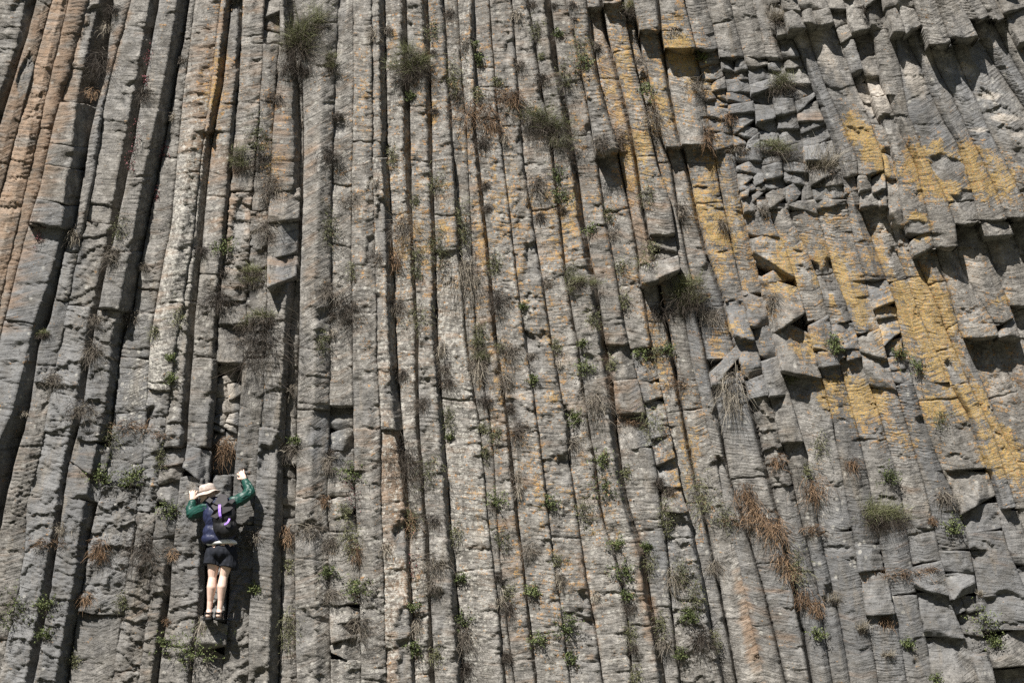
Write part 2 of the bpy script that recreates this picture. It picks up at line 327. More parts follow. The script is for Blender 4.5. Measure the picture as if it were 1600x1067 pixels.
RUST = [(52,190,66,300,-.26,1.1),(20,420,45,130,-.3,.9),(120,40,30,60,-.3,.6),(330,140,45,180,-.15,.7),(185,60,12,90,-.3,.75),(437,230,22,110,0,.9),(240,420,30,130,-.25,.45),(485,330,18,200,0,.6),
 (632,850,12,190,.08,.9),(1010,930,16,120,.12,.9),(920,960,14,140,.12,.8),(955,600,12,120,.15,.8),(1170,980,16,110,.2,.8),(1215,960,30,90,.2,.6),(480,880,60,200,0,.35),(1130,380,30,160,.2,.35),(720,650,260,520,.1,.34),(900,350,260,480,.15,.36),(430,250,90,300,0,.36),(560,200,120,300,0,.25),(350,300,30,100,-.1,.6),(130,730,40,60,-.2,.35),(520,560,40,200,0,.3)]
PALE = [(1365,150,30,42,.3,1.0),(1430,125,20,40,.4,.9),(1270,62,34,26,.3,.9),(1290,85,22,50,.3,.7),(1385,345,34,26,.2,.8),(1370,500,18,45,.2,.75),(1480,440,22,50,.3,.6),(1515,420,26,50,.4,.75),(1570,400,34,30,.3,.7),(1560,600,30,60,.4,.6),(1450,85,16,24,.3,.7),(1480,95,24,30,.3,.6),(1540,60,40,24,.4,.6),
 (355,575,18,20,0,.9),(356,690,16,16,0,.9),(355,620,17,70,0,.8),(1235,345,14,14,.2,.5),(1035,75,12,14,.2,.5),(1245,70,12,30,.1,.5),(1475,960,20,60,.2,.35),(1545,1000,40,30,.2,.4),(1100,420,20,20,0,.2),(1340,600,20,20,.2,.35),(1508,108,14,13,.2,.9),(1545,150,26,8,.2,.9),(1572,185,30,8,.2,.9),(1528,203,22,6,.2,.8),(1590,210,14,6,.2,.8)]
FRESH = [(70,440,55,110,-.25,1.0),(20,600,60,250,-.2,.9),(1200,210,110,125,.2,1.0),(1450,930,230,150,.2,.9),(520,690,36,52,0,1.0),(120,800,140,300,-.2,.75),(330,780,90,250,-.05,.75),(1480,150,140,110,.4,.8),(1300,150,50,120,.35,.6),(1400,600,120,200,.3,.6),(1150,560,80,130,.2,.7),(1015,680,20,110,.2,.8),(1030,880,26,80,.1,1.0),(180,150,40,200,-.25,.6),(1120,900,60,160,.2,.4),(450,400,22,60,0,.8),(1550,850,80,120,.3,.8),(1370,500,30,60,.3,.8)]
SPECK = [(700,450,260,700,.05,.75),(900,800,220,400,.12,.75),(540,250,90,350,0,.5),(290,350,60,260,-.15,.75),(230,600,60,120,-.1,.8),(960,100,90,200,.2,.45),(640,950,200,200,.05,.8),(1540,150,45,35,.3,.5),(1300,800,90,130,.2,.4)]
DARKER = [(200,830,210,300,-.1,.22),(1030,880,30,90,.1,.1),(100,450,60,120,-.2,.12),(1450,950,250,160,.2,.1),(520,690,34,50,0,.22),(1200,210,120,130,.2,.08)]
LIGHTER = [(700,400,200,420,.05,.10),(560,200,60,300,0,.08),(880,750,170,320,.12,.08),(170,200,60,180,-.25,.12),(270,420,40,200,-.2,.2),(1540,150,60,45,.3,.22),(1000,150,90,200,.2,.15)]
def add_fields(px, py):
    f = np.stack([field(px, py, LICHEN), field(px, py, PALE), field(px, py, RUST)], -1)
    g = np.stack([field(px, py, FRESH), field(px, py, SPECK), field(px, py, LIGHTER) - field(px, py, DARKER)], -1)
    return f, g

DEPTH = np.full((334, 460), -0.3)            # how far the rock stands out, for rooting plants (cells of 4 px, from -120, -120)
RNG = np.random.default_rng(5)
cliff = None
SEED = [0]

def piece(name, li, ri, y0, y1, base, arris=None, blocky=False, tilt=0.0, angL=None, angR=None, stria=1.0, sl=(0.0, 0.0), s01=(0.0, 1.0), back=0.55, chips=1.0, rugged=0.0, spacing=0.052, flake=1.0, edge=(0.0, 0.0)):
    """one column (or one block of it) between joints li and ri from y0 to y1: a closed prism with its arris, breaks, striae and chips"""
    SEED[0] += 1; sd = SEED[0] * 31; r = np.random.default_rng(sd)
    ymid = 0.5 * (y0 + y1); m = (gx(li, ymid + 40) - gx(li, ymid - 40)) / 80.0
    w = float(gx(ri, ymid) - gx(li, ymid)) * (s01[1] - s01[0]); wm = w * MPP
    rs = 2.2 if blocky else (1.25 if spacing < .05 else 1.6)
    nr = max(4, int((y1 - y0) / rs)); nc = max(6, int(w / (2.4 if blocky else 2.9)))
    nc = min(nc, 26)
    v = np.linspace(0, 1, nr + 1)[:, None]; u = np.linspace(0, 1, nc + 1)[None, :]
    # arris position across the piece
    yr = y0 + v * (y1 - y0)
    xl = gx(li, yr); xr = gx(ri, yr); W = xr - xl
    xa0 = xl + W * s01[0] + edge[0]; xb0 = xl + W * s01[1] - edge[1]; gap = float(r.choice([-0.8, -0.8, -0.6, -0.3, 0.3])) if not blocky else float(r.choice([-0.9, -0.6, 0.0]))
    sslope = r.uniform(-.22, .22) if (blocky and s01 != (0.0, 1.0)) else 0.0
    xa = xa0 + gap; xb = np.maximum(xb0 - gap, xa + 3)
    if arris is None: sa = np.full_like(yr, r.uniform(0.35, 0.68)) + 0.05 * vn(yr / 90.0, yr * 0, sd)
    elif isinstance(arris, (int, float)): sa = 1 - arris / np.maximum(xb - xa, 6)
    else:
        ar = np.array(arris, float); ax = np.interp(yr, YS, line(arris)) + .8 * fbm(yr / 40.0, yr * 0, sd, 3) + 4.0 * fbm(yr / 130.0, yr * 0, sd + 2, 2)
        sa = (ax - xa) / (xb - xa)
    sa = np.clip(sa, 0.12, 0.93)
    ka = max(1, min(nc - 1, int(round(float(sa.mean()) * nc))))
    ju = np.arange(nc + 1)[None, :]
    s = np.where(ju <= ka, sa * ju / ka, sa + (1 - sa) * (ju - ka) / (nc - ka))
    # ends are cut across the axis, a little ragged
    perp = -0.55 * m
    rag0 = (1.4 if blocky else 3.4) * fbm(s * 3.0 + sd, s * 0, sd + 3, 3); rag1 = (1.4 if blocky else 3.4) * fbm(s * 3.0, s * 0 + sd, sd + 4, 3)
    yt = y0 + (s - 0.5) * w * (perp + sl[0]) + rag0; yb = y1 + (s - 0.5) * w * (perp + sl[1]) + rag1
    yy = yt + v * (yb - yt)
    xl2 = gx(li, yy); xr2 = gx(ri, yy); W2 = xr2 - xl2
    sj = sslope * (v - .5)
    bite = lambda q: (3.2 if not blocky else 6.0) * np.clip(fbm(yy / (34.0 if not blocky else 15.0), yy * 0 + q, sd + q, 4) - 0.25, 0, 1) + 1.3 * np.clip(fbm(yy / 7.0, yy * 0 + q, sd + q + 9, 3) - .15, 0, 1)
    xa2 = xl2 + W2 * (s01[0] + (sj if s01[0] > 0 else 0)) + gap + edge[0] + bite(1); xb2 = np.maximum(xl2 + W2 * (s01[1] + (sj if s01[1] < 1 else 0)) - gap - edge[1] - bite(2), xa2 + 3)
    xx = xa2 + s * (xb2 - xa2)
    su = (xx - xa2) * MPP; sv = yy * MPP
    # facets
    colv = r.uniform(.35, 1.35); stria = stria * r.uniform(.15, 1.5)
    view = (float(gx(li, ymid)) - 800.0) / FPX
    angL = r.uniform(2, 15) if angL is None else angL
    if angR is None: angR = 70 if arris is not None else r.uniform(14, 36)
    tL = math.tan(math.radians(angL)); tR = math.tan(math.radians(angR))
    kR = tR / max(0.35, 1 - tR * view) if arris is not None else tR
    ua = sa * (xb2 - xa2) * MPP
    d = np.where(s <= sa, -(ua - su) * tL, -np.minimum((su - ua) * kR, 0.42))
    d = d + base + 0.03 * fbm(yy / 300.0, xx * 0 + sd, 77, 2)
    if not blocky:
        jl = joint_depth(li, 'L', yy); jr = joint_depth(ri, 'R', yy); rid = np.maximum(base + .03 * fbm(yy / 300.0, xx * 0 + sd, 77, 2), -9)
        if jl is not None: d = np.where(s <= sa, rid + (jl - rid) * (1 - s / sa) , d)
        if jr is not None and arris is None: d = np.where(s > sa, rid + (jr - rid) * (s - sa) / (1 - sa), d)
    # sections of a column shift a little at cross joints
    if not blocky:
        cuts = [y0]; 
        while cuts[-1] < y1: cuts.append(cuts[-1] + r.uniform(35, 150))
        for c in cuts[1:-1]:
            cc = c + (s - 0.5) * w * (perp + r.uniform(-.2, .2)) + 3 * fbm(s * 4, s * 0, sd + int(c), 2)
            o = r.normal(0, 0.011 if spacing > .05 else .006); d = d + np.where(yy > cc, o, 0) 
            d = d - 0.022 * r.choice([0, 0, .4, .8, 1.3] if spacing > .05 else [0, 0, 0, .4, 1.0]) * np.exp(-((yy - cc) / 1.1) ** 2)
    # striae: shallow scallops running across each facet
    facet = (s > sa)
    tl = np.where(facet, tilt + r.uniform(-.35, .35) + 0.3, tilt + r.uniform(-.25, .25))
    sp = spacing if not blocky else 0.075
    q = (sv + tl * (su - ua)) / sp + 1.1 * fbm(yy / 26.0, xx / 60.0 + sd, sd + 1, 3) + np.where(facet, 0.37, 0.0)
    amp = stria * (0.0105 * (spacing / .052) ** .7 if not blocky else 0.008) * np.clip(0.55 + 1.5 * fbm(yy / 50.0, xx / 40.0, sd + 2, 3), 0.08, 1.25)
    fr = q - np.floor(q)
    d = d + amp * (fr - 0.5)
    q2 = q * 2.7 + 3 * vn(yy / 14.0, xx / 30.0, sd + 5); d = d + 0.45 * amp * ((q2 - np.floor(q2)) - 0.5)
    if rugged:                                     # lumps that overhang the one below, as the cross-broken columns have
        q3 = (sv + r.uniform(-.5, .5) * su) / r.uniform(.17, .27) + 1.5 * fbm(yy / 70.0, xx / 38.0 + sd, sd + 61, 4) + r.uniform(0, 9)
        kk = np.floor(q3); am = .25 + .9 * _hash(kk, kk * 0 + 3, sd)
        d = d + rugged * .040 * am * ((q3 - kk) ** 1.4 - .45) + rugged * .035 * fbm(yy / 34.0, xx / 22.0, sd + 63, 4)
        q4 = (sv + r.uniform(-.6, .6) * su) / .085 + 2.2 * fbm(yy / 30.0, xx / 14.0, sd + 65, 4); k4 = np.floor(q4)
        d = d + rugged * .020 * _hash(k4, k4 * 0 + 5, sd) * ((q4 - k4) - .5)
    # flaking skin: small terraces with crisp edges
    if blocky: d = d + .009 * np.floor(2.2 * fbm(yy / 13.0, xx / 10.0 + sd, sd + 71, 4) + .5)
    else:
        fk = r.uniform(.5, 1.5) * (.35 if spacing < .05 else flake); fl = 2.6 * fbm(yy / 17.0, xx / 12.0 + sd, sd + 71, 4); d = d + .010 * fk * (np.floor(fl + .5) + .35 * (fl - np.floor(fl + .5)))
        f2 = 2.2 * fbm(yy / 48.0, xx / 26.0 + sd, sd + 73, 4); d = d + .011 * np.floor(f2 + .5) * r.uniform(.3, 1.4) * (.5 if spacing < .05 else flake)
    # roughness
    d = d + (.012 if not blocky else .014) * fbm(yy / 22.0, xx / 16.0 + sd, sd + 6, 4) + 0.006 * fbm(yy / 5.0, xx / 4.0, sd + 7, 2)
    # chipped places: a lip above, then easing out
    area = (y1 - y0) * w
    for k in range(int(chips * area / 1700) if not blocky else int(r.random() < .35)):
        cy_ = r.uniform(y0, y1); cs = r.choice([r.uniform(0, 1), float(sa.mean()), 1.0]); L = r.uniform(6, 22); ww = r.uniform(.14, .5)
        t = (yy - cy_) / L; lat = np.clip(1 - ((s - cs) / ww) ** 2, 0, 1)
        t = t - 0.25 * (1 - lat) + .6 * fbm(s * 7 + sd, s * 0 + k, sd + 90, 3)
        d = d - np.where((t > 0) & (t < 1), np.clip(1 - t, 0, 1) ** 0.8 * np.sqrt(lat), 0) * r.uniform(.008, .032)
    scar = np.zeros_like(d)
    for k in range(0 if blocky else int(r.poisson(chips * area / 16000.0))):
        cy_ = r.uniform(y0, y1); cs = r.choice([r.uniform(.1, .9), 1.0, 0.0, float(sa.mean())]); L = r.uniform(14, 55); ww = r.uniform(.25, .7)
        a = r.uniform(0, 2 * math.pi); pu, pv = (s - cs) * wm, (yy - cy_) * MPP
        rad = np.hypot((s - cs) / ww, (yy - cy_) / L) + 0.45 * fbm(s * 4 + sd, yy / 16.0, sd + k + 50, 3)
        dep = r.uniform(.010, .035) * np.clip((1 - rad) * 4.0, 0, 1) + np.clip((1 - rad) * 4, 0, 1) * (r.uniform(-.2, .2) * pu + r.uniform(-.28, -.02) * pv)
        d = d - np.maximum(dep, 0); scar = np.maximum(scar, np.clip((1 - rad) * 5, 0, 1))
    # rounded shoulders and joints
    e = np.minimum(s, 1 - s) * (xb2 - xa2); d = d - 0.006 * np.exp(-(e / 1.2) ** 2)
    ev = np.minimum(yy - yt, yb - yy); d = d - (0.004 if blocky else 0.006) * np.exp(-(np.maximum(ev, 0) / 1.2) ** 2)
    if blocky:                                     # broken faces: a few planes cut the block's corners and tip it
        hm = (y1 - y0) * MPP; uc = (s - .5) * wm; vc = (v - .5) * hm
        d = d + r.normal(0, .16) * uc + r.uniform(-.02, .55) * vc
        top = d.max()
        for k in range(r.integers(1, 4)):
            a = r.uniform(0, 2 * math.pi); nx, ny = math.cos(a), math.sin(a)
            reach = 0.5 * (abs(nx) * wm + abs(ny) * hm); st = r.uniform(.3, 1.3)
            d = np.minimum(d, base + 0.02 + st * (r.uniform(.25, .85) * reach - (nx * uc + ny * vc)) + 0.012 * fbm(yy / 12.0, xx / 9.0, sd + k + 20, 3))
        d = np.maximum(d, base - 0.09 + 0.05 * fbm(yy / 9.0, xx / 9.0, sd + 41, 3))
    co = unproj(xx, yy, d)
    f, g = add_fields(xx, yy)
    g[..., 2] += r.normal(0, .08); g[..., 1] *= colv; g[..., 0] = np.clip(g[..., 0] + r.uniform(-.25, .4), 0, 1); f[..., 2] = f[..., 2] * r.uniform(.75, 1.1) + max(0, r.normal(-.05, .22))
    f[..., 0] = np.clip(f[..., 0] * (1.0 + .9 * fbm(yy / 45., xx / 28., 5, 4)) + .10 * fbm(yy / 60., xx / 30., 6, 3), 0, 1)
    f[..., 0] *= 1 - .8 * scar; g[..., 1] *= 1 - .8 * scar; g[..., 0] = np.maximum(g[..., 0], scar * .45); g[..., 2] -= scar * r.uniform(-.05, .12); f[..., 2] *= 1 - .7 * scar
    # back of the prism
    bl = co[:, :1].copy(); br = co[:, -1:].copy()
    bl[..., 1] = -(base - back) ; br[..., 1] = -(base - back); bl[..., 0] += 0.018; br[..., 0] -= 0.018
    ring = np.concatenate([bl, co, br], 1); k = nc + 3
    suv = np.stack([su + tl * 0 + sd * 0.37, sv + tl * (su - ua) + sd * 0.011, np.full_like(su, sd * 0.173)], -1)
    suv = np.concatenate([suv[:, :1] + [[[-.3, 0, 0]]], suv, suv[:, -1:] + [[[.3, 0, 0]]]], 1)
    f = np.concatenate([f[:, :1], f, f[:, -1:]], 1); g = np.concatenate([g[:, :1], g, g[:, -1:]], 1)
    R = nr + 1
    a = np.arange(R - 1)[:, None] * k; b = np.arange(k)[None, :]; b2 = (b + 1) % k
    quads = np.stack([a + b, a + k + b, a + k + b2, a + b2], -1).reshape(-1, 4)
    verts = ring.reshape(-1, 3)
    # end caps: fan of quads towards the back edge keeps the ends solid
    c0 = np.arange(1, k - 2); top_q = np.stack([np.full_like(c0, 0), c0, c0 + 1, np.full_like(c0, k - 1)], -1)
    mid = (k - 1) // 2
    def cap(off, flip):
        out = []
        for j in range(1, k - 2):
            anchor = 0 if j < mid else k - 1
            t = [off + anchor, off + j, off + j + 1]
            out.append(t if not flip else t[::-1])
        t = [off, off + mid, off + k - 1]; out.append(t if not flip else t[::-1])
        return out
    tris = np.array(cap(0, False) + cap((R - 1) * k, True))
    me = bpy.data.meshes.new(name)
    nq, n3 = len(quads), len(tris)
    me.vertices.add(len(verts)); me.vertices.foreach_set('co', verts.astype(np.float32).ravel())
    me.loops.add(nq * 4 + n3 * 3); me.loops.foreach_set('vertex_index', np.concatenate([quads.ravel(), tris.ravel()]).astype(np.int32))
    me.polygons.add(nq + n3)
    me.polygons.foreach_set('loop_start', np.concatenate([np.arange(nq) * 4, nq * 4 + np.arange(n3) * 3]).astype(np.int32))
    me.polygons.foreach_set('loop_total', np.concatenate([np.full(nq, 4), np.full(n3, 3)]).astype(np.int32))
    me.update(calc_edges=True)
    for nm, arr in (('suv', suv), ('fields', f), ('fields_b', g)):
        at = me.attributes.new(nm, 'FLOAT_VECTOR', 'POINT'); at.data.foreach_set('vector', arr.astype(np.float32).ravel())
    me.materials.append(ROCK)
    o = bpy.data.objects.new(name, me); COL.objects.link(o); o.parent = cliff
    ix = np.clip(((xx + 120) / 4).astype(int), 0, 459); iy = np.clip(((yy + 120) / 4).astype(int), 0, 333)
    np.maximum.at(DEPTH, (iy.ravel(), ix.ravel()), d.ravel())
    return o

# the rock mass behind the columns, rough, closed, down to the ground
def rock_mass():
    gxs = np.arange(-420, 2060, 20.0); gys = np.arange(-170, 1420, 20.0)
    X, Y = np.meshgrid(gxs, gys); d = -0.42 + 0.06 * fbm(X / 60, Y / 60, 3, 3)
    co = unproj(X, Y, d); R, K = X.shape
    f, g = add_fields(X, Y); suv = np.stack([X * MPP, Y * MPP, X * 0], -1)
    back = co.copy(); back[..., 1] = 2.2
    V = np.concatenate([co.reshape(-1, 3), back.reshape(-1, 3)]); n = R * K
    a = (np.arange(R - 1)[:, None] * K + np.arange(K - 1)[None, :]).ravel()
    q = [np.stack([a, a + K, a + K + 1, a + 1], -1), np.stack([a + 1 + n, a + K + 1 + n, a + K + n, a + n], -1)]
    for e in (np.arange(K - 1), ):
        q.append(np.stack([e + 1, e + 1 + n, e + n, e], -1)); b = (R - 1) * K + e; q.append(np.stack([b, b + n, b + n + 1, b + 1], -1))
    e = np.arange(R - 1) * K; q.append(np.stack([e, e + n, e + K + n, e + K], -1)); e = e + K - 1; q.append(np.stack([e + K, e + K + n, e + n, e], -1))
    at = lambda x: np.concatenate([x.reshape(-1, 3)] * 2)
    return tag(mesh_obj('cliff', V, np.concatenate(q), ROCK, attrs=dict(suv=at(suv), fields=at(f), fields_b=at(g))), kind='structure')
cliff = rock_mass()

COLUMN, BLOCK = 'basalt_column', 'basalt_block'
T, B = -140.0, 1300.0
# per strip (named by its left joint): runs from the top, (end y, stands out by m, style): c column, k blocks (smallest, largest height)
RUNS = {
 'a': [(B, .0, 'c')], 'b': [(B, .06, 'c')], 'g0': [(B, .0, 'c')], 'g1': [(B, .02, 'c')], 'g2': [(B, -.01, 'c')],
 'g3': [(163, -.03, 'c'), (229, .19, 'c'), (262, .20, 'c'), (318, .19, 'c'), (354, .18, 'c'), (505, .05, 'c'), (B, .07, 'c')],
 'g4': [(395, -.02, 'c'), (470, .0, 'r'), (600, -.02, 'c'), (B, -.04, 'c')],
 'g4b': [(350, .06, 'c'), (480, .03, 'r'), (B, .03, 'r')],
 'g5': [(485, .07, 'c'), (690, .06, 'r'), (780, .07, 'k', 40, 60), (B, .06, 'r')],
 'g6': [(560, -.05, 'c'), (760, -.05, 'c'), (960, -.06, 'r'), (B, -.07, 'c')],
 'g7': [(610, .0, 'c'), (800, -.02, 'r'), (B, -.03, 'r')],
 'g8': [(206, .06, 'c'), (470, -.04, 'c'), (700, .0, 'r'), (880, -.02, 'k', 25, 60), (B, -.03, 'r')],
 'g9': [(430, .02, 'c'), (560, .0, 'r'), (700, .06, 'c'), (745, .03, 'k', 20, 34), (B, .02, 'r')],
 'g10': [(300, -.04, 'c'), (470, -.05, 'r'), (566, -.02, 'k', 30, 55), (700, -.15, 'k', 10, 24), (742, -.34, 'c'), (968, -.07, 'r'), (1012, .11, 'k', 44, 50), (B, -.02, 'k', 45, 90)],
 'g11': [(70, -.14, 'k', 22, 40), (330, .0, 'c'), (560, -.02, 'r'), (820, .03, 'c'), (B, .0, 'r')],
 'g12': [(300, .06, 'c'), (440, .05, 'k', 40, 70), (B, .05, 'c')],
 'g13': [(440, -.14, 'c'), (700, -.15, 'c'), (830, -.16, 'k', 18, 45), (B, -.1, 'c')],
 'g14': [(640, .04, 'c'), (B, .03, 'c')],
 'g15': [(636, -.02, 'c'), (735, -.12, 'k', 22, 50), (830, -.05, 'k', 28, 60), (945, .0, 'c'), (1030, .0, 'k', 18, 40), (B, .0, 'c')],
 'g16': [(222, .03, 'c'), (B, .02, 'c')], 'g16b': [(222, .08, 'c'), (248, .0, 'c'), (672, .08, 'c'), (B, .02, 'c')],
 'g17': [(B, -.07, 'c')], 'g18': [(B, .02, 'c')], 'g19': [(392, .03, 'c'), (B, .0, 'c')], 'g20': [(B, -.06, 'c')], 'g21': [(178, .0, 'c'), (B, -.02, 'c')],
 'g22': [(138, -.08, 'c'), (B, .05, 'c')], 'g23': [(B, .03, 'c')], 'g24': [(B, -.02, 'c')], 'g25': [(B, .02, 'c')],
 'g26': [(540, .0, 'c'), (700, -.05, 'k', 25, 60), (B, .0, 'c')],
 'g27': [(238, .13, 'c'), (545, -.09, 'c'), (665, -.1, 'k', 20, 60), (800, -.03, 'k', 16, 40), (B, -.03, 'r')],
 'g28': [(14, .2, 'c'), (412, .0, 'c'), (440, .14, 'k', 26, 32), (B, -.14, 'c')],
 'g28b': [(8, .2, 'c'), (368, .06, 'c'), (404, -.06, 'k', 10, 20), (427, .16, 'k', 22, 26), (640, -.13, 'c'), (B, -.1, 'c')],
 'g29': [(20, .05, 'c'), (B, -.09, 'c')],
 'g30': [(50, .26, 'c'), (231, .05, 'c'), (560, -.14, 'c'), (600, -.06, 'k', 20, 40), (B, -.03, 'c')],
 'g31': [(78, .26, 'c'), (228, .04, 'c'), (470, -.13, 'c'), (620, -.02, 'k', 30, 80), (760, .0, 'r'), (B, .0, 'c')],
 'g32': [(80, .16, 'c'), (240, -.04, 'k', 9, 25), (460, -.08, 'c'), (560, -.02, 'k', 30, 60), (690, .05, 'k', 40, 90), (B, -.03, 'c')],
 'g33': [(92, .08, 'c'), (330, -.02, 'k', 9, 26), (440, -.03, 'k', 24, 55), (585, .04, 'k', 40, 90), (830, -.04, 'c'), (B, -.02, 'c')],
 'g34': [(92, .04, 'c'), (326, -.02, 'k', 9, 26), (500, -.05, 'c'), (572, .05, 'k', 30, 60), (850, -.03, 'c'), (960, .0, 'k', 40, 70), (B, -.02, 'c')],
 'g35': [(95, .03, 'c'), (328, -.01, 'k', 10, 28), (505, -.03, 'c'), (560, -.02, 'k', 18, 40), (930, -.06, 'c'), (B, -.03, 'c')],
 'g36': [(55, .10, 'k', 20, 40), (322, -.02, 'k', 10, 28), (520, -.03, 'c'), (605, .0, 'k', 22, 45), (880, -.05, 'c'), (B, -.03, 'k', 40, 110)],
 'g37': [(45, .22, 'k', 22, 40), (277, .05, 'c'), (300, -.04, 'k', 20, 24), (440, -.04, 'c'), (600, -.1, 'k', 18, 45), (860, -.04, 'c'), (930, .02, 'k', 30, 50), (1020, -.08, 'k', 22, 45), (B, -.02, 'k', 50, 110)],
 'g38': [(38, .24, 'k', 20, 40), (274, .10, 'c'), (322, .0, 'k', 22, 30), (440, -.13, 'c'), (735, -.02, 'c'), (830, -.08, 'k', 30, 60), (985, .06, 'c'), (1040, .0, 'k', 50, 60), (B, -.16, 'c')],
 'g39': [(62, .05, 'k', 26, 50), (112, .08, 'k', 25, 40), (195, -.12, 'k', 16, 34), (352, .0, 'k', 35, 60), (600, -.12, 'c'), (795, .0, 'c'), (B, -.1, 'k', 50, 100)],
 'g40': [(48, .12, 'k', 20, 30), (150, -.04, 'k', 18, 34), (366, .12, 'c'), (392, .08, 'k', 24, 28), (B, -.12, 'c')],
 'g41': [(46, .2, 'k', 26, 46), (388, .14, 'c'), (530, -.10, 'c'), (B, -.36, 'c')],
 'g42': [(50, .3, 'k', 46, 60), (352, .14, 'c'), (505, -.14, 'c'), (530, -.2, 'k', 20, 30), (B, -.36, 'c')],
 'g43': [(46, .34, 'k', 46, 60), (346, .13, 'c'), (368, .02, 'k', 18, 26), (480, -.16, 'c'), (B, -.36, 'c')],
 'g44': [(72, .42, 'c'), (342, .12, 'c'), (B, -.18, 'c')], 'g45': [(62, .40, 'c'), (345, .11, 'c'), (B, -.18, 'c')],
 'g46': [(32, .3, 'c'), (350, .04, 'c'), (B, -.12, 'c')], 'g47': [(34, .26, 'c'), (B, .04, 'c')], 'g48': [(60, .2, 'k', 25, 50), (B, .04, 'c')], 'g49': [(B, .05, 'c')], 'g50': [(B, .05, 'c')],
}
STRONG = {'g0', 'g4', 'g5', 'g6', 'g13', 'g17', 'g18', 'g19', 'g20', 'g22', 'g24', 'g27'}      # joints that stand open as dark clefts
BASE = np.zeros((len(KEYS), len(YS)))
for i, key in enumerate(KEYS[:-1]):
    y = -400
    for run in RUNS[key]: BASE[i, (YS >= y) & (YS <= run[0])] = run[1]; y = run[0]
def joint_depth(j, side, yy):
    """depth at which the faces of strips j-1 and j meet; nan where they do not meet (open cleft or broken step)"""
    if j <= 0 or j >= len(KEYS) - 1: return None
    a = np.interp(yy, YS, BASE[j - 1]); b = np.interp(yy, YS, BASE[j])
    jd = np.minimum(a, b) - (.085 if j >= IDX['g38'] else .06 if j >= IDX['g30'] else .022) + .03 * fbm(yy / 120.0, yy * 0 + j * 2.7, 301, 3)
    own = b if side == 'L' else a
    if KEYS[j] in STRONG: return None
    return np.where(np.abs(a - b) < .095, jd, own - .04)
TILT = {'g14': .35, 'g13': .2, 'g15': .1, 'g28': -.1, 'g27': -.1}
for i, key in enumerate(KEYS[:-1]):
    y = T; ar = ARRIS.get(key)
    for n, run in enumerate(RUNS[key]):
        y1, off, st = run[:3]
        mx = gx(i, np.clip(0.5 * (y + y1), -140, 1300)); out = max(mx, gx(i + 1, y), gx(i + 1, y1)) < -160 or min(gx(i, y), gx(i, y1)) > 1790
        if not out:
            far = key >= 'g28' and key not in ('g3', 'g4', 'g4b', 'g5', 'g6', 'g7', 'g8', 'g9')
            if st == 'c':
                mid = IDX['g13'] <= i < IDX['g27']
                piece(COLUMN, i, i + 1, y, y1 - 1.2, off, arris=ar, tilt=TILT.get(key, 0.0) + (.05 if not far else -.1), stria=1.1 if far else (.6 if mid else .9), spacing=.036 if far else .052,
                      chips=.8 if far else 1.0, angL=(RNG.uniform(14, 34) if far else None), angR=(36 if key == 'g14' else RNG.uniform(30, 48) if far and ar is None else None), flake=(.55 if i < IDX['g7'] else 1.0))
            elif st == 'r':
                piece(COLUMN, i, i + 1, y, y1 - 1.2, off, arris=ar, rugged=1.0, stria=.6, chips=.8, edge=((8, 4) if key == 'g10' and y > 740 and y1 < 970 else (0, 0)), angL=RNG.uniform(2, 14), angR=(RNG.uniform(20, 42) if ar is None else None))
            else:
                yy = y
                while yy < y1 - 3:
                    h = RNG.uniform(run[3], run[4]); ye = yy + h
                    if y1 - ye < run[3] * .7: ye = y1
                    if yy < 1120 and ye > -70:
                        w = float(gx(i + 1, .5 * (yy + ye)) - gx(i, .5 * (yy + ye)))
                        nsub = 2 if (w > 34 and h < 40 and RNG.random() < .32) else 1
                        c = RNG.uniform(.35, .65); ed = [0, c, 1] if nsub == 2 else [0, 1]
                        for a_, b_ in zip(ed[:-1], ed[1:]):
                            piece(BLOCK, i, i + 1, yy, ye + .4, off + RNG.normal(0, .02), arris=(ar if nsub == 1 and key in ('g4b', 'g5') else None), blocky=True, stria=.8, s01=(a_, b_), sl=(RNG.normal(0, .3), RNG.normal(0, .3)))
                    else:
                        piece(BLOCK, i, i + 1, yy, ye - .8, off, blocky=True)
                    yy = ye
        y = y1

# ground at the foot of the cliff
def ground_mat():
    N = NT('dry_gravel_ground'); tc = N.n('ShaderNodeNewGeometry').outputs['Position']
    n = N.noise(tc, 6.0, 8, .7); N.l(N.ramp(n, [(.3, (.045, .05, .03)), (.7, (.12, .115, .08))]), N.b.inputs['Base Color']); N.b.inputs['Roughness'].default_value = .95
    bp = N.n('ShaderNodeBump'); bp.inputs['Distance'].default_value = .05; N.l(n, bp.inputs['Height']); N.l(bp.outputs[0], N.b.inputs['Normal'])
    return N.m
gxs = np.linspace(-150, 150, 61); gys = np.linspace(-150, 3, 61); X, Y = np.meshgrid(gxs, gys)
Z = 0.0 + .12 * fbm(X / 3, Y / 3, 9, 3)
K = 61; a = (np.arange(60)[:, None] * K + np.arange(60)[None, :]).ravel()
tag(mesh_obj('ground', np.stack([X, Y, Z], -1).reshape(-1, 3), np.stack([a, a + 1, a + K + 1, a + K], -1), ground_mat(), smooth=True), kind='structure')

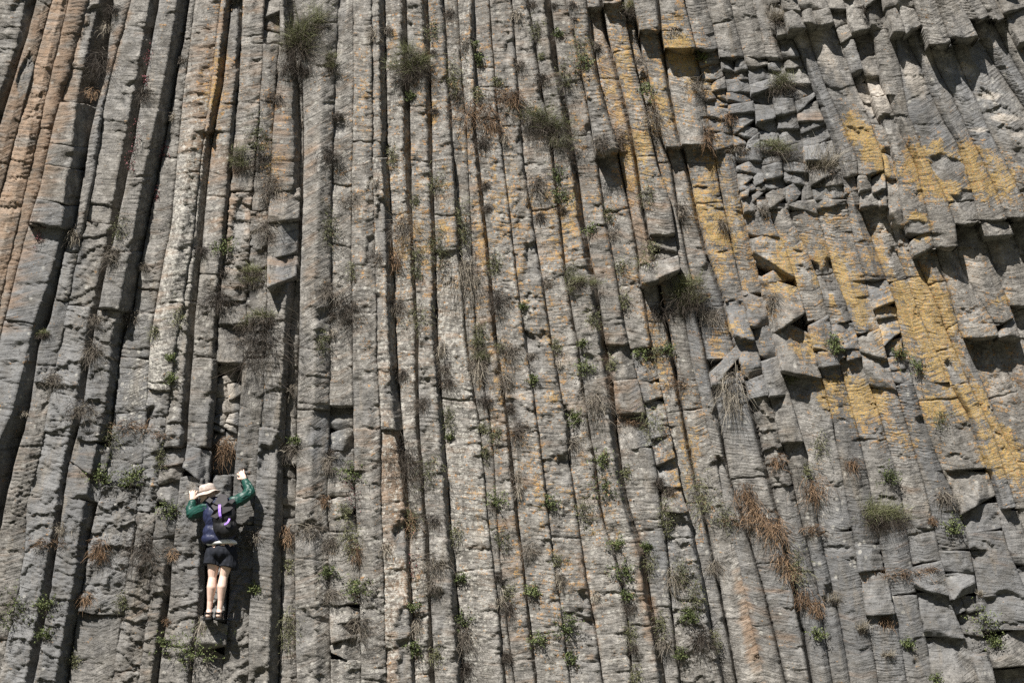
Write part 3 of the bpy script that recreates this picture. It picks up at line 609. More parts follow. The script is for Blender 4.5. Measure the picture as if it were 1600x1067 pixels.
# the far side of the gorge, behind the camera
gxs = np.linspace(-220, 220, 89); gys = np.linspace(-190, -34, 53); X, Y = np.meshgrid(gxs, gys)
t = np.clip((-Y - 40) / 75.0, 0, 1); Z = -0.6 + 62 * t ** 1.15 + 10 * fbm(X / 26, Y / 20, 19, 5) * np.clip(t * 3, 0, 1)
K = 89; a = (np.arange(52)[:, None] * K + np.arange(88)[None, :]).ravel()
N = NT('scrub_slope'); n_ = N.noise(N.n('ShaderNodeNewGeometry').outputs['Position'], .6, 8, .7)
N.l(N.ramp(n_, [(.35, (.03, .04, .02)), (.7, (.13, .115, .075))]), N.b.inputs['Base Color']); N.b.inputs['Roughness'].default_value = .95
tag(mesh_obj('hillside', np.stack([X, Y, Z], -1).reshape(-1, 3), np.stack([a, a + 1, a + K + 1, a + K], -1), N.m, smooth=True), kind='structure')

# ------------------------------------------------------------------ the climber
def blob(bm, c, r, rot=None, seg=20):
    m = Matrix.Translation(c) @ (rot.to_matrix().to_4x4() if rot is not None else Matrix()) @ Matrix.Diagonal((*r, 1))
    bmesh.ops.create_uvsphere(bm, u_segments=seg, v_segments=seg // 2 + 2, radius=1, matrix=m)
def cap(bm, p0, p1, r0, r1, flat=None, seg=14):
    """tapered capsule; flat = (direction, factor) squashes the section along that direction"""
    p0, p1 = Vector(p0), Vector(p1); ax = (p1 - p0); L = ax.length; ax.normalize()
    q = ax.to_track_quat('Z', 'Y'); X, Y = q @ Vector((1, 0, 0)), q @ Vector((0, 1, 0))
    rings = []
    for k in range(5): a = math.pi / 2 * k / 5; rings.append((-r0 * math.cos(a), r0 * math.sin(a)))
    for k in range(7): t = k / 6; rings.append((L * t, r0 + (r1 - r0) * t))
    for k in range(1, 6): a = math.pi / 2 * k / 5; rings.append((L + r1 * math.sin(a), r1 * math.cos(a)))
    prev = None
    def tr(v):
        if flat:
            d, f = Vector(flat[0]).normalized(), flat[1]; c = p0 + ax * max(0, min(L, (v - p0).dot(ax)))
            w = v - c; v = c + w - d * w.dot(d) * (1 - f)
        return v
    for z, r in rings:
        r = max(r, 1e-4)
        ring = [bm.verts.new(tr(p0 + ax * z + (X * math.cos(2 * math.pi * j / seg) + Y * math.sin(2 * math.pi * j / seg)) * r)) for j in range(seg)]
        if prev: [bm.faces.new((prev[j], prev[(j + 1) % seg], ring[(j + 1) % seg], ring[j])) for j in range(seg)]
        else: bm.faces.new(ring[::-1])
        prev = ring
    bm.faces.new(prev)
def chain(bm, pts, rad, flat=None):
    for a, b, r0, r1 in zip(pts[:-1], pts[1:], rad[:-1], rad[1:]): cap(bm, a, b, r0, r1, flat)
def fused(name, bm, mat, parent, voxel=0.006, smooth=3, cuts=(), fold=0.0, fscale=(18, 18, 8), seed=0):
    """overlapping bodies in bm become one continuous smooth surface"""
    me = bpy.data.meshes.new(name); bmesh.ops.recalc_face_normals(bm, faces=bm.faces); bm.to_mesh(me); bm.free()
    o = bpy.data.objects.new(name, me); COL.objects.link(o)
    md = o.modifiers.new('r', 'REMESH'); md.mode = 'VOXEL'; md.voxel_size = voxel
    ms = o.modifiers.new('s', 'SMOOTH'); ms.factor = 0.5; ms.iterations = smooth
    dg = bpy.context.evaluated_depsgraph_get(); ev = bpy.data.meshes.new_from_object(o.evaluated_get(dg))
    o.modifiers.clear(); o.data = ev; ev.name = name
    if fold:
        n = len(ev.vertices); co = np.empty(n * 3, np.float32); no = np.empty(n * 3, np.float32)
        ev.vertices.foreach_get('co', co); ev.vertices.foreach_get('normal', no); co = co.reshape(-1, 3); no = no.reshape(-1, 3)
        a = co[:, 0] * fscale[0] + co[:, 1] * fscale[1] * .6; b = co[:, 2] * fscale[2] + co[:, 1] * 6
        h = fbm(a + 2.0 * vn(a * .4, b * .4, seed + 5), b, seed, 3); h = np.abs(h) * -1.6 + .3
        co = co + no * (fold * h)[:, None]; ev.vertices.foreach_set('co', co.astype(np.float32).ravel())
    if cuts:
        b2 = bmesh.new(); b2.from_mesh(ev)
        for c, nrm in cuts:
            r = bmesh.ops.bisect_plane(b2, geom=b2.verts[:] + b2.edges[:] + b2.faces[:], plane_co=c, plane_no=nrm, clear_outer=True)
            ed = [e for e in r['geom_cut'] if isinstance(e, bmesh.types.BMEdge)]
            if ed: bmesh.ops.holes_fill(b2, edges=ed, sides=0)
        b2.to_mesh(ev); b2.free()
    ev.polygons.foreach_set('use_smooth', np.ones(len(ev.polygons), bool))
    ev.materials.clear(); ev.materials.append(mat); o.parent = parent
    return o

skin = plain('skin', (.56, .385, .305), (.66, .475, .39), 30, .5, .05, .4)
navy = plain('navy_nylon', (.010, .013, .038), (.016, .020, .055), 25, .5, .1, .4)
green = plain('green_nylon', (.003, .036, .026), (.005, .050, .036), 25, .5, .1, .4)
dark_cloth = plain('dark_patterned_cloth', (.004, .005, .008), (.013, .015, .022), 22, .85)
black_nylon = plain('black_nylon', (.006, .006, .007), (.013, .012, .013), 30, .6, .1)
charcoal = plain('charcoal_webbing', (.030, .028, .029), (.045, .041, .042), 30, .75)
purple = plain('purple_webbing', (.30, .16, .62), (.40, .24, .74), 40, .5)
white_cloth = plain('white_cotton', (.70, .70, .69), (.80, .80, .79), 15, .85)
hat_cloth = plain('beige_camouflage_cloth', (.30, .245, .215), (.50, .43, .38), 26, .9, .1)
rubber = plain('black_rubber', (.008, .008, .008), (.018, .018, .018), 20, .7)

_pt = pt
def pt(x, y, d):                      # the climber hugs the wall: chest and hips are drawn in
    return _pt(x, y, d - .01 - .085 * max(0.0, min(1.0, (d - .13) / .2)))
root = bpy.data.objects.new('person', None); COL.objects.link(root)
tag(root, 'climber in beige bucket hat, navy and green jacket and dark shorts clinging to the columns', 'person')
Pj = dict(hipL=pt(335,864,.33), hipR=pt(358,864,.33), knL=pt(332,902,.30), knR=pt(349.5,900,.30), anL=pt(327,954,.27), anR=pt(343,954,.27),
  pel=pt(346,858,.335), waist=pt(344,838,.35), chest=pt(341,806,.37), neck=pt(334,783,.37), head=pt(325,774,.36),
  shL=pt(322,793,.36), shR=pt(362,786,.35), elL=pt(300,803,.25), elR=pt(390,769,.25), wrL=pt(300.5,782,.13), wrR=pt(382.5,749,.13))
bm = bmesh.new()
Yv = Vector((0, 1, 0))
blob(bm, Pj['pel'], (.155, .11, .12)); blob(bm, Pj['waist'], (.145, .10, .14)); blob(bm, Pj['chest'], (.16, .11, .19))
chain(bm, [Pj['shL'], Pj['neck'], Pj['shR']], [.055, .06, .055]); cap(bm, Pj['neck'], Pj['head'], .052, .05)
for s_ in 'LR':
    hip, kn, an = Pj['hip' + s_], Pj['kn' + s_], Pj['an' + s_]
    mid = hip.lerp(kn, .55); calf = kn.lerp(an, .30) + Vector((.004 if s_ == 'L' else -.002, -.022, 0)); low = kn.lerp(an, .70)
    chain(bm, [hip, mid, kn, calf, low, an], [.086, .069, .047, .055, .035, .029])
    blob(bm, kn + Vector((0, .03, .0)), (.047, .045, .055))
    heel = an + Vector((0, -.035, -.055)); toe = an + Vector((-.035 if s_ == 'L' else .0, .165, -.062))
    cap(bm, an, heel, .034, .032); chain(bm, [heel, heel.lerp(toe, .6), toe], [.034, .036, .026], ((0, 0, 1), .8))
    for k in range(5): cap(bm, toe + Vector((-.03 + .015 * k, -.01, -.004)), toe + Vector((-.034 + .016 * k, .035 - .004 * abs(k - 1), -.006)), .011, .008)
    sh, el, wr = Pj['sh' + s_], Pj['el' + s_], Pj['wr' + s_]
    chain(bm, [sh, sh.lerp(el, .5), el, el.lerp(wr, .35), wr], [.052, .046, .038, .036, .026])
# head: skull, jaw, nose, ears; the face turned to the left and down towards the rock
fd = Vector((-.86, .38, -.34)).normalized(); upv = Vector((-.2, -.05, .97)); sd_ = fd.cross(upv).normalized(); upv = sd_.cross(fd).normalized()
rotm = Matrix((fd, sd_, upv)).transposed().to_quaternion(); H = Pj['head']
blob(bm, H + upv * .015, (.095, .075, .105), rotm); blob(bm, H + fd * .045 - upv * .055, (.05, .048, .055), rotm)
cap(bm, H + fd * .085 + upv * .005, H + fd * .108 - upv * .028, .010, .014); blob(bm, H + fd * .088 - upv * .055, (.012, .022, .007), rotm); blob(bm, H + fd * .086 - upv * .067, (.011, .02, .007), rotm)
blob(bm, H + fd * .08 - upv * .092, (.022, .022, .016), rotm)
for e in (-1, 1):
    blob(bm, H + sd_ * e * .077 - fd * .012 - upv * .012, (.02, .009, .032), rotm)
    blob(bm, H + fd * .082 + sd_ * e * .031 + upv * .012, (.013, .016, .009), rotm)
# hands: palm, four fingers hooked over the rock, thumb
def hand(wr, kn, across, thumb_side, inward=Vector((0, 1, 0))):
    dirv = (kn - wr).normalized(); across = (across - dirv * across.dot(dirv)).normalized(); nrm = Vector((0, -1, 0))
    chain(bm, [wr, wr.lerp(kn, .45), kn], [.026, .036, .038], (nrm, .62))
    for k, (o, ln) in enumerate(((-.030, .030), (-.010, .036), (.010, .038), (.030, .033))):
        a = kn + across * o * thumb_side * -1.08; b = a + dirv * ln + inward * .006 + across * o * thumb_side * -.3; c = b + dirv * .014 + inward * .026; d = c - dirv * .004 + inward * .022
        chain(bm, [a, b, c, d], [.0098, .0088, .0082, .0075])
    a = wr.lerp(kn, .35) + across * .026 * thumb_side; b = a + across * .030 * thumb_side + dirv * .022 + inward * .01; c = b + dirv * .026 + across * .006 * thumb_side + inward * .022
    chain(bm, [a, b, c], [.015, .0125, .009])
hand(Pj['wrR'], pt(377.5, 740.5, .095), Vector((1, 0, .4)), -1)
hand(Pj['wrL'], pt(301.5, 771.5, .095), Vector((1, 0, 0)), 1)
body = fused('body', bm, skin, root, .0048, 2)
# clothing
bm = bmesh.new()
blob(bm, pt(341.5, 806, .375), (.182, .13, .185)); blob(bm, pt(343, 831, .36), (.195, .135, .15)); blob(bm, pt(338, 842, .355), (.172, .135, .10))
chain(bm, [pt(324, 793, .37), pt(334, 786, .385), pt(360, 788, .365)], [.075, .078, .075])
jk = fused('jacket', bm, navy, root, .008, 4, fold=.010, fscale=(22, 14, 13), seed=3, cuts=[(pt(330, 851, .35), Vector((-.16, 0, -1)))])
cl = bmesh.new(); chain(cl, [pt(328, 787, .40), pt(338, 780, .43), pt(347, 783, .41)], [.022, .026, .022]); fused('collar', cl, navy, jk, .006, 2, fold=.006, seed=8)
for s_, pts, rr in (('L', [pt(323, 792, .37), pt(311, 799, .31), pt(300, 803, .25), pt(299, 794, .20), pt(300.5, 785.5, .145)], [.076, .074, .070, .062, .046]),
                    ('R', [pt(361, 787, .36), pt(376, 780, .31), pt(390, 769.5, .25), pt(388, 761, .20), pt(383.5, 752.5, .145)], [.076, .072, .068, .060, .044])):
    bm = bmesh.new(); chain(bm, pts, rr)
    d = (pts[-1] - pts[-2]).normalized(); chain(bm, [pts[-1] - d * .02, pts[-1] + d * .004], [.042, .039])
    fused('sleeve', bm, green, root, .007, 3, fold=.014, fscale=(15, 10, 17), seed=21 if s_ == 'L' else 34)
bm = bmesh.new(); blob(bm, pt(346, 848, .345), (.183, .134, .060)); fused('shirt', bm, white_cloth, root, .007, 3, fold=.004, fscale=(8, 8, 4), seed=5, cuts=[(pt(346, 851, .345), Vector((.10, 0, -1)))])
bm = bmesh.new(); blob(bm, pt(346, 862, .34), (.180, .128, .115))
chain(bm, [pt(334, 864, .335), pt(330.5, 885, .325)], [.097, .104]); chain(bm, [pt(358, 864, .335), pt(357.5, 884, .325)], [.097, .105])
fused('shorts', bm, dark_cloth, root, .007, 3, fold=.016, fscale=(15, 12, 7), seed=44, cuts=[(pt(340, 884.5, .33), Vector((-.16, -.15, -1)))])
# bucket hat
hax = Vector((-.21, -.10, .97)).normalized(); hq = hax.to_track_quat('Z', 'Y'); HC = H + hax * .038 - fd * .008
prof = [(.0, .096), (.05, .094), (.080, .084), (.091, .060), (.097, .028), (.099, .010), (.118, .000), (.148, -.018), (.150, -.023), (.146, -.025), (.115, -.008), (.092, .002), (.088, .03), (.0, .07)]
V, F, n = [], [], 48
for k, (r, z) in enumerate(prof):
    for j in range(n):
        a = 2 * math.pi * j / n; ww = (r / .15) ** 2
        zz = z + ww * (.010 * math.sin(2 * a + .5) + .006 * math.sin(5 * a)) + (.004 * math.sin(3 * a + 1) if 0 < k < 5 else 0)
        V.append(HC + hq @ Vector((r * math.cos(a) * (1.04 if r > .05 else 1), r * math.sin(a), zz)))
for k in range(len(prof) - 1):
    for j in range(n): F.append((k * n + j, (k + 1) * n + j, (k + 1) * n + (j + 1) % n, k * n + (j + 1) % n))
hat = mesh_obj('bucket_hat', V, F, hat_cloth, root, smooth=True)
V, F = [], []
for k, (r, z) in enumerate([(.100, .012), (.1025, .014), (.100, .034), (.097, .034)]):
    for j in range(n): a = 2 * math.pi * j / n; V.append(HC + hq @ Vector((r * 1.04 * math.cos(a), r * math.sin(a), z)))
for k in range(4):
    for j in range(n): F.append((k * n + j, ((k + 1) % 4) * n + j, ((k + 1) % 4) * n + (j + 1) % n, k * n + (j + 1) % n))
mesh_obj('hat_band', V, F, plain('hat_band_cloth', (.24, .18, .15), (.34, .27, .22), 30, .9), hat, smooth=True)
# sandals
for s_ in 'LR':
    an = Pj['an' + s_]; heel = an + Vector((0, -.045, -.098)); toe = an + Vector((-.045 if s_ == 'L' else .0, .20, -.100))
    bm = bmesh.new(); chain(bm, [heel, heel.lerp(toe, .55), toe], [.042, .046, .040], ((0, 0, 1), .42)); sdl = fused('sandal', bm, rubber, root, .005, 2)
    bm = bmesh.new(); N_ = 14
    ring = [an + Vector((.043 * math.cos(a), -.012 + .062 * math.sin(a), -.022 + .006 * math.sin(a))) for a in [2 * math.pi * j / N_ for j in range(N_ + 1)]]
    chain(bm, ring, [.0085] * (N_ + 1)); fused('ankle_strap', bm, rubber, sdl, .004, 1)
    bm = bmesh.new(); c0 = heel.lerp(toe, .62)
    arc = [c0 + Vector((.052 * math.cos(a), .0, .004 + .066 * math.sin(a))) for a in [math.pi * j / 10 for j in range(11)]]
    chain(bm, arc, [.012] * 11); fused('toe_strap', bm, rubber, sdl, .004, 1)
    for e in (-1, 1):
        bm = bmesh.new(); chain(bm, [an + Vector((.04 * e, -.03, -.02)), heel + Vector((.038 * e, .01, .015))], [.008, .009]); fused('side_strap', bm, rubber, sdl, .004, 1)

# ------------------------------------------------------------------ the backpack
pack = bpy.data.objects.new('backpack', None); COL.objects.link(pack)
tag(pack, 'small black backpack with purple loops on the back of the climber', 'backpack')
bm = bmesh.new()
blob(bm, pt(351.5, 822, .50), (.142, .085, .13)); blob(bm, pt(350.5, 806, .51), (.140, .09, .14)); blob(bm, pt(350, 793, .50), (.10, .075, .09)); blob(bm, pt(352.5, 830, .49), (.125, .08, .07))
fused('pack_bag', bm, black_nylon, pack, .007, 4, fold=.012, fscale=(14, 10, 8), seed=66)
bm = bmesh.new(); blob(bm, pt(353, 825, .565), (.098, .05, .085)); fused('front_pocket', bm, black_nylon, pack, .006, 3, fold=.006, seed=68)
flap = [(322.5, 780), (334, 786), (343, 771), (354.5, 772), (356, 784), (370, 788.5), (359, 798), (348, 803), (338, 810), (328, 807), (334.5, 797)]
depth_f = [.45, .585, .45, .46, .585, .47, .615, .625, .60, .53, .605]
ctr = pt(347, 792, .622); fv = [pt(x, y, d) for (x, y), d in zip(flap, depth_f)]
V = [ctr] + fv + [ctr + Yv * .03] + [v + Yv * .03 for v in fv]; n = len(fv)
F = [(0, 1 + (j + 1) % n, 1 + j) for j in range(n)] + [(n + 1, n + 2 + j, n + 2 + (j + 1) % n) for j in range(n)] + [(1 + j, 1 + (j + 1) % n, n + 2 + (j + 1) % n, n + 2 + j) for j in range(n)]
fl = mesh_obj('top_flap', V, F, charcoal, pack); md = fl.modifiers.new('b', 'BEVEL'); md.width = .006; md.segments = 2
def ribbon(name, pts, w, mat, parent, th=.004):
    bm = bmesh.new(); pr = None
    for k, p in enumerate(pts):
        t = (pts[min(k + 1, len(pts) - 1)] - pts[max(k - 1, 0)]).normalized(); sx = t.cross(Vector((0, -1, .15))).normalized() * w / 2; nn = sx.cross(t).normalized() * th / 2
        rg = [bm.verts.new(p + sx + nn), bm.verts.new(p - sx + nn), bm.verts.new(p - sx - nn), bm.verts.new(p + sx - nn)]
        if pr: [bm.faces.new((pr[j], pr[(j + 1) % 4], rg[(j + 1) % 4], rg[j])) for j in range(4)]
        else: bm.faces.new(rg[::-1])
        pr = rg
    bm.faces.new(pr); bmesh.ops.recalc_face_normals(bm, faces=bm.faces)
    me = bpy.data.meshes.new(name); bm.to_mesh(me); bm.free(); me.materials.append(mat); o = bpy.data.objects.new(name, me); COL.objects.link(o); o.parent = parent; return o
ribbon('purple_strap', [pt(343.2, 788, .636), pt(343, 794, .645), pt(343.2, 800, .648), pt(344, 806, .642), pt(345, 809, .625)], .030, purple, pack)
ribbon('purple_loop', [pt(358.5, 810, .63), pt(357.5, 813, .65), pt(355.5, 816, .655), pt(353, 818, .65), pt(350.5, 819, .635)], .020, purple, pack)
for a in ([pt(331, 784, .555), pt(325, 780, .49), pt(322, 779, .42), pt(320, 783, .32), pt(320, 800, .24)], [pt(359, 786, .56), pt(364, 781, .48), pt(366, 782, .40), pt(366, 788, .30), pt(366, 802, .24)]):
    ribbon('shoulder_strap', a, .055, charcoal, pack, .012)

# ------------------------------------------------------------------ plants rooted in the joints
PM = dict(
 leaf=plant_mat('green_leaves', (.036, .048, .018), (.090, .112, .040), (.170, .195, .080)),
 olive=plant_mat('olive_blades', (.055, .060, .030), (.125, .130, .062), (.215, .212, .115)),
 grey=plant_mat('grey_dry_twigs', (.045, .037, .030), (.11, .093, .075), (.24, .21, .172)),
 dark=plant_mat('dark_dry_twigs', (.018, .014, .011), (.05, .040, .031), (.12, .098, .077)),
 straw=plant_mat('rusty_dry_grass', (.10, .062, .036), (.20, .125, .072), (.33, .225, .14)),
 pale=plant_mat('pale_straw', (.15, .128, .095), (.28, .245, .19), (.43, .385, .31)),
 red=plant_mat('reddish_succulent', (.06, .018, .016), (.14, .045, .045), (.32, .13, .15)),
)
PM['tips'] = plant_mat('feathery_green_tips', (.09, .095, .048), (.19, .20, .095), (.30, .305, .165))
PM['tangle'] = plant_mat('brown_tangle', (.025, .019, .014), (.065, .052, .040), (.15, .125, .098))
class Strands:
    """many thin tapering blades or twigs, and small leaves, as real faces"""
    def __init__(self, seed): self.V, self.F, self.A, self.n, self.r = [], [], [], 0, np.random.default_rng(seed)
    def strands(self, P, D, L, w, droop, segs=4, curl=0.0):
        r = self.r; N = len(P); p = P.copy(); d = D / (np.linalg.norm(D, axis=1, keepdims=True) + 1e-9); L = L[:, None]
        side = np.cross(d, r.normal(size=(N, 3))); side /= np.linalg.norm(side, axis=1, keepdims=True) + 1e-9
        va = r.random(N); kink = r.normal(0, curl, (N, 3)); rows = []; paths = []; ca = []
        for k in range(segs + 1):
            ww = w * (1 - .75 * k / segs) / 2; rows.append(np.stack([p + side * ww, p - side * ww], 1)); ca.append(np.repeat((va * (.55 + .45 * k / segs))[:, None], 2, 1)); paths.append((p.copy(), d.copy()))
            d = d + np.array([0, 0, -droop / segs]) + kink / segs + r.normal(0, curl * .35, (N, 3)); d /= np.linalg.norm(d, axis=1, keepdims=True) + 1e-9; p = p + d * L / segs
        m = 2 * (segs + 1); base = self.n + np.arange(N)[:, None] * m + 2 * np.arange(segs)[None, :]
        self.V.append(np.concatenate(rows, 1).reshape(-1, 3)); self.A.append(np.concatenate(ca, 1).ravel()); self.F.append(np.stack([base, base + 1, base + 3, base + 2], -1).reshape(-1, 4)); self.n += N * m
        return np.concatenate([q for q, _ in paths[1:]]), np.concatenate([q for _, q in paths[1:]])
    def leaves(self, P, D, l0, l1, w0, w1):
        r = self.r; N = len(P); d = D / (np.linalg.norm(D, axis=1, keepdims=True) + 1e-9); L = r.uniform(l0, l1, (N, 1)); w = r.uniform(w0, w1, (N, 1))
        s_ = np.cross(d, r.normal(size=(N, 3))); s_ /= np.linalg.norm(s_, axis=1, keepdims=True) + 1e-9; n = np.cross(d, s_)
        self.V.append(np.stack([P, P + d * L * .5 + s_ * w / 2 + n * L * .08, P + d * L, P + d * L * .5 - s_ * w / 2 + n * L * .08], 1).reshape(-1, 3))
        self.A.append(np.repeat(r.random(N), 4)); self.F.append(self.n + np.arange(N * 4).reshape(-1, 4)); self.n += N * 4
    def build(self, name, mat, parent, org):
        o = mesh_obj(name, np.concatenate(self.V) - np.array(org), np.concatenate(self.F), mat, parent, attrs=dict(vary=np.clip(np.concatenate(self.A) * 1.0 + self.r.uniform(-.22, .25), 0, 1))); o['kind'] = 'stuff'; return o
def rock_depth(x, y, rad=8):
    a = max(0, int((x - rad + 120) / 4)); b = int((x + rad + 120) / 4) + 1; c = max(0, int((y - rad + 120) / 4)); d = int((y + rad + 120) / 4) + 1
    w = DEPTH[c:d, a:b]; w = w[w > -.29]
    return float(np.percentile(w, 70)) if w.size else -.1
PLANTS = """
 178 22 14 20 k;166 52 24 26 p;157 108 20 40 k;144 152 16 18 s;232 84 9 14 r;228 118 8 12 r;214 205 9 22 r;206 245 9 20 r;256 236 7 12 r;246 300 8 12 r;384 246 26 34 f;404 206 16 44 o;410 258 18 20 k;
 480 44 32 84 F;449 112 17 22 k;476 120 15 22 k;523 96 20 30 f;430 157 14 16 k;515 250 22 30 k;637 96 36 60 F;642 151 10 11 g;701 26 10 15 k;707 108 15 50 o;742 69 11 14 g;744 92 14 18 g;711 156 15 18 k;745 184 46 44 s;796 144 34 20 s;755 233 20 30 k;772 206 22 26 s;613 236 11 26 o;
 832 12 10 13 k;865 12 8 9 k;895 12 7 11 k;898 33 7 9 k;872 53 9 12 g;903 66 12 32 o;912 97 12 20 g;847 126 12 18 k;883 137 12 16 k;845 86 8 11 o;985 18 24 38 f;860 196 56 74 F;806 165 16 34 s;938 232 24 30 d;1008 140 15 22 g;1000 102 11 20 d;1020 196 16 40 d;1055 57 17 16 p;1097 88 10 12 g;1086 142 24 26 d;1104 222 18 36 s;1158 238 34 16 d;1140 190 16 18 s;
 1213 22 28 38 P;1350 17 12 16 k;1228 122 36 42 f;1216 232 42 36 f;1284 254 28 30 P;1190 330 10 12 d;115 378 20 38 p;70 518 15 18 f;350 386 18 20 g;341 480 28 44 k;396 426 38 34 f;402 502 30 32 f;278 491 16 16 o;240 512 16 18 o;204 502 20 26 d;62 362 9 15 r;149 505 16 20 d;349 431 8 12 k;316 396 10 15 k;
 425 302 22 44 d;414 368 18 38 d;412 548 32 60 k;512 340 18 52 o;551 315 18 14 d;513 462 24 30 d;546 496 24 40 k;500 528 18 28 o;615 412 14 24 s;632 368 18 36 d;683 372 16 38 o;718 325 14 44 o;773 402 15 40 o;779 476 15 30 k;728 452 36 66 p;588 402 8 9 k;551 421 9 13 o;
 870 276 12 14 g;876 306 13 16 g;877 331 10 13 k;840 300 12 32 d;843 346 12 20 k;922 359 9 11 g;911 430 30 34 f;928 490 18 24 o;1012 301 15 21 o;1005 402 26 22 o;968 412 14 18 o;1017 384 14 10 o;1078 452 30 60 F;1115 502 28 34 d;1065 336 14 28 d;1128 357 9 26 d;1032 496 17 25 k;818 478 8 11 g;1207 478 12 32 d;1300 531 10 13 g;
 145 562 18 48 d;82 600 24 26 d;170 672 22 42 o;158 743 24 26 g;207 742 18 28 g;268 556 10 14 g;268 590 10 17 g;250 706 9 20 o;126 650 22 28 d;34 650 18 14 p;205 662 26 20 s;250 677 14 10 s;351 712 26 38 s;264 797 16 16 g;
 453 615 17 22 d;460 685 14 18 g;457 712 16 28 d;551 737 22 26 g;552 768 14 20 r;505 787 20 20 s;511 735 16 36 d;540 792 18 22 o;700 602 13 22 k;660 636 12 18 k;738 548 28 34 f;746 592 24 56 p;760 632 24 20 k;700 645 11 20 o;702 682 9 11 g;630 742 34 74 k;671 727 20 28 o;796 556 18 30 d;777 781 15 17 g;790 604 14 32 d;
 808 684 13 34 k;833 591 11 15 g;915 572 13 28 g;898 652 14 20 g;930 636 18 40 d;940 717 14 20 g;945 763 14 20 g;857 783 16 20 g;912 788 20 26 o;910 536 9 11 g;1000 551 11 15 g;1043 546 12 15 g;1016 652 20 34 o;985 656 26 14 s;1030 757 11 17 k;1046 772 11 17 k;1062 596 18 16 s;1141 626 30 60 p;1096 758 28 42 o;1166 776 26 28 s;1132 800 24 24 o;
 1237 587 17 12 o;1305 543 9 17 g;1405 551 13 13 g;1436 574 9 20 g;1468 651 15 15 o;1260 730 13 20 o;1280 692 11 17 o;1390 742 14 26 g;1214 727 22 24 s;1270 772 22 28 s;1331 732 17 22 s;1370 808 50 56 F;1478 788 24 36 d;1486 822 20 20 g;
 22 957 22 28 g;75 940 17 26 g;70 991 14 11 g;74 846 28 13 s;134 942 22 22 s;156 872 26 44 s;225 872 20 46 k;190 936 12 15 o;300 1012 38 30 g;317 985 10 24 p;397 916 12 20 g;396 846 20 26 d;255 1001 9 11 g;262 972 9 11 s;268 866 10 12 s;
 446 846 20 34 s;482 832 20 22 d;449 880 13 13 o;515 892 18 20 g;560 916 22 28 g;546 828 28 46 o;558 872 10 30 s;452 972 24 44 o;560 986 15 28 d;646 872 11 18 r;646 946 12 20 g;648 1010 12 20 g;673 922 20 22 d;678 816 14 16 k;712 832 13 18 o;720 902 12 14 g;722 966 13 17 g;726 1002 14 30 d;782 836 18 18 o;641 822 16 28 s;796 920 11 15 o;
 833 922 18 22 g;842 997 20 22 g;886 977 26 27 g;875 912 12 30 p;893 1027 13 17 g;963 847 17 18 g;972 892 20 28 g;981 928 11 15 g;985 982 12 22 o;1010 852 12 11 g;826 861 10 15 d;1032 967 20 26 o;1063 1021 12 15 g;1066 882 24 30 o;1054 912 16 30 p;1076 958 26 30 g;1086 924 20 28 o;1117 892 20 24 d;990 1016 9 15 k;931 936 12 15 p;1158 806 34 24 s;1188 822 34 38 s;
 1212 838 26 38 s;1245 876 20 32 o;1232 902 20 28 s;1258 942 24 30 s;1272 822 28 22 s;1410 892 38 14 s;1456 886 17 11 s;1456 818 17 18 s;1275 987 13 15 g;1346 978 17 22 P;1416 1001 14 20 g;1301 936 15 12 P;1386 1022 14 9 P;1540 970 13 20 g;1555 1002 24 20 g;1384 972 14 14 s;1463 1058 8 12 g;1531 926 8 12 P;1095 1010 16 36 k;1176 798 24 28 s;1222 880 18 26 s;1276 958 16 22 s
"""
KIND = {'g': ('leafy_herb', 'green leafy herb', 'herb'), 'o': ('olive_shrub', 'thin olive-green weed', 'weed'), 'k': ('dry_bush', 'dark dry bush', 'bush'), 'd': ('dry_shrub', 'grey-brown dry shrub', 'shrub'),
        's': ('dry_grass', 'rusty dry grass tuft', 'grass tuft'), 'p': ('straw_tuft', 'pale straw tuft', 'grass tuft'), 'P': ('tan_grass', 'tan tuft of upright grass', 'grass tuft'), 'r': ('succulent', 'dark reddish succulent', 'succulent'),
        'f': ('feathery_bush', 'feathery yellow-green bush', 'bush'), 'F': ('broom_bush', 'large green-tipped bush', 'bush')}
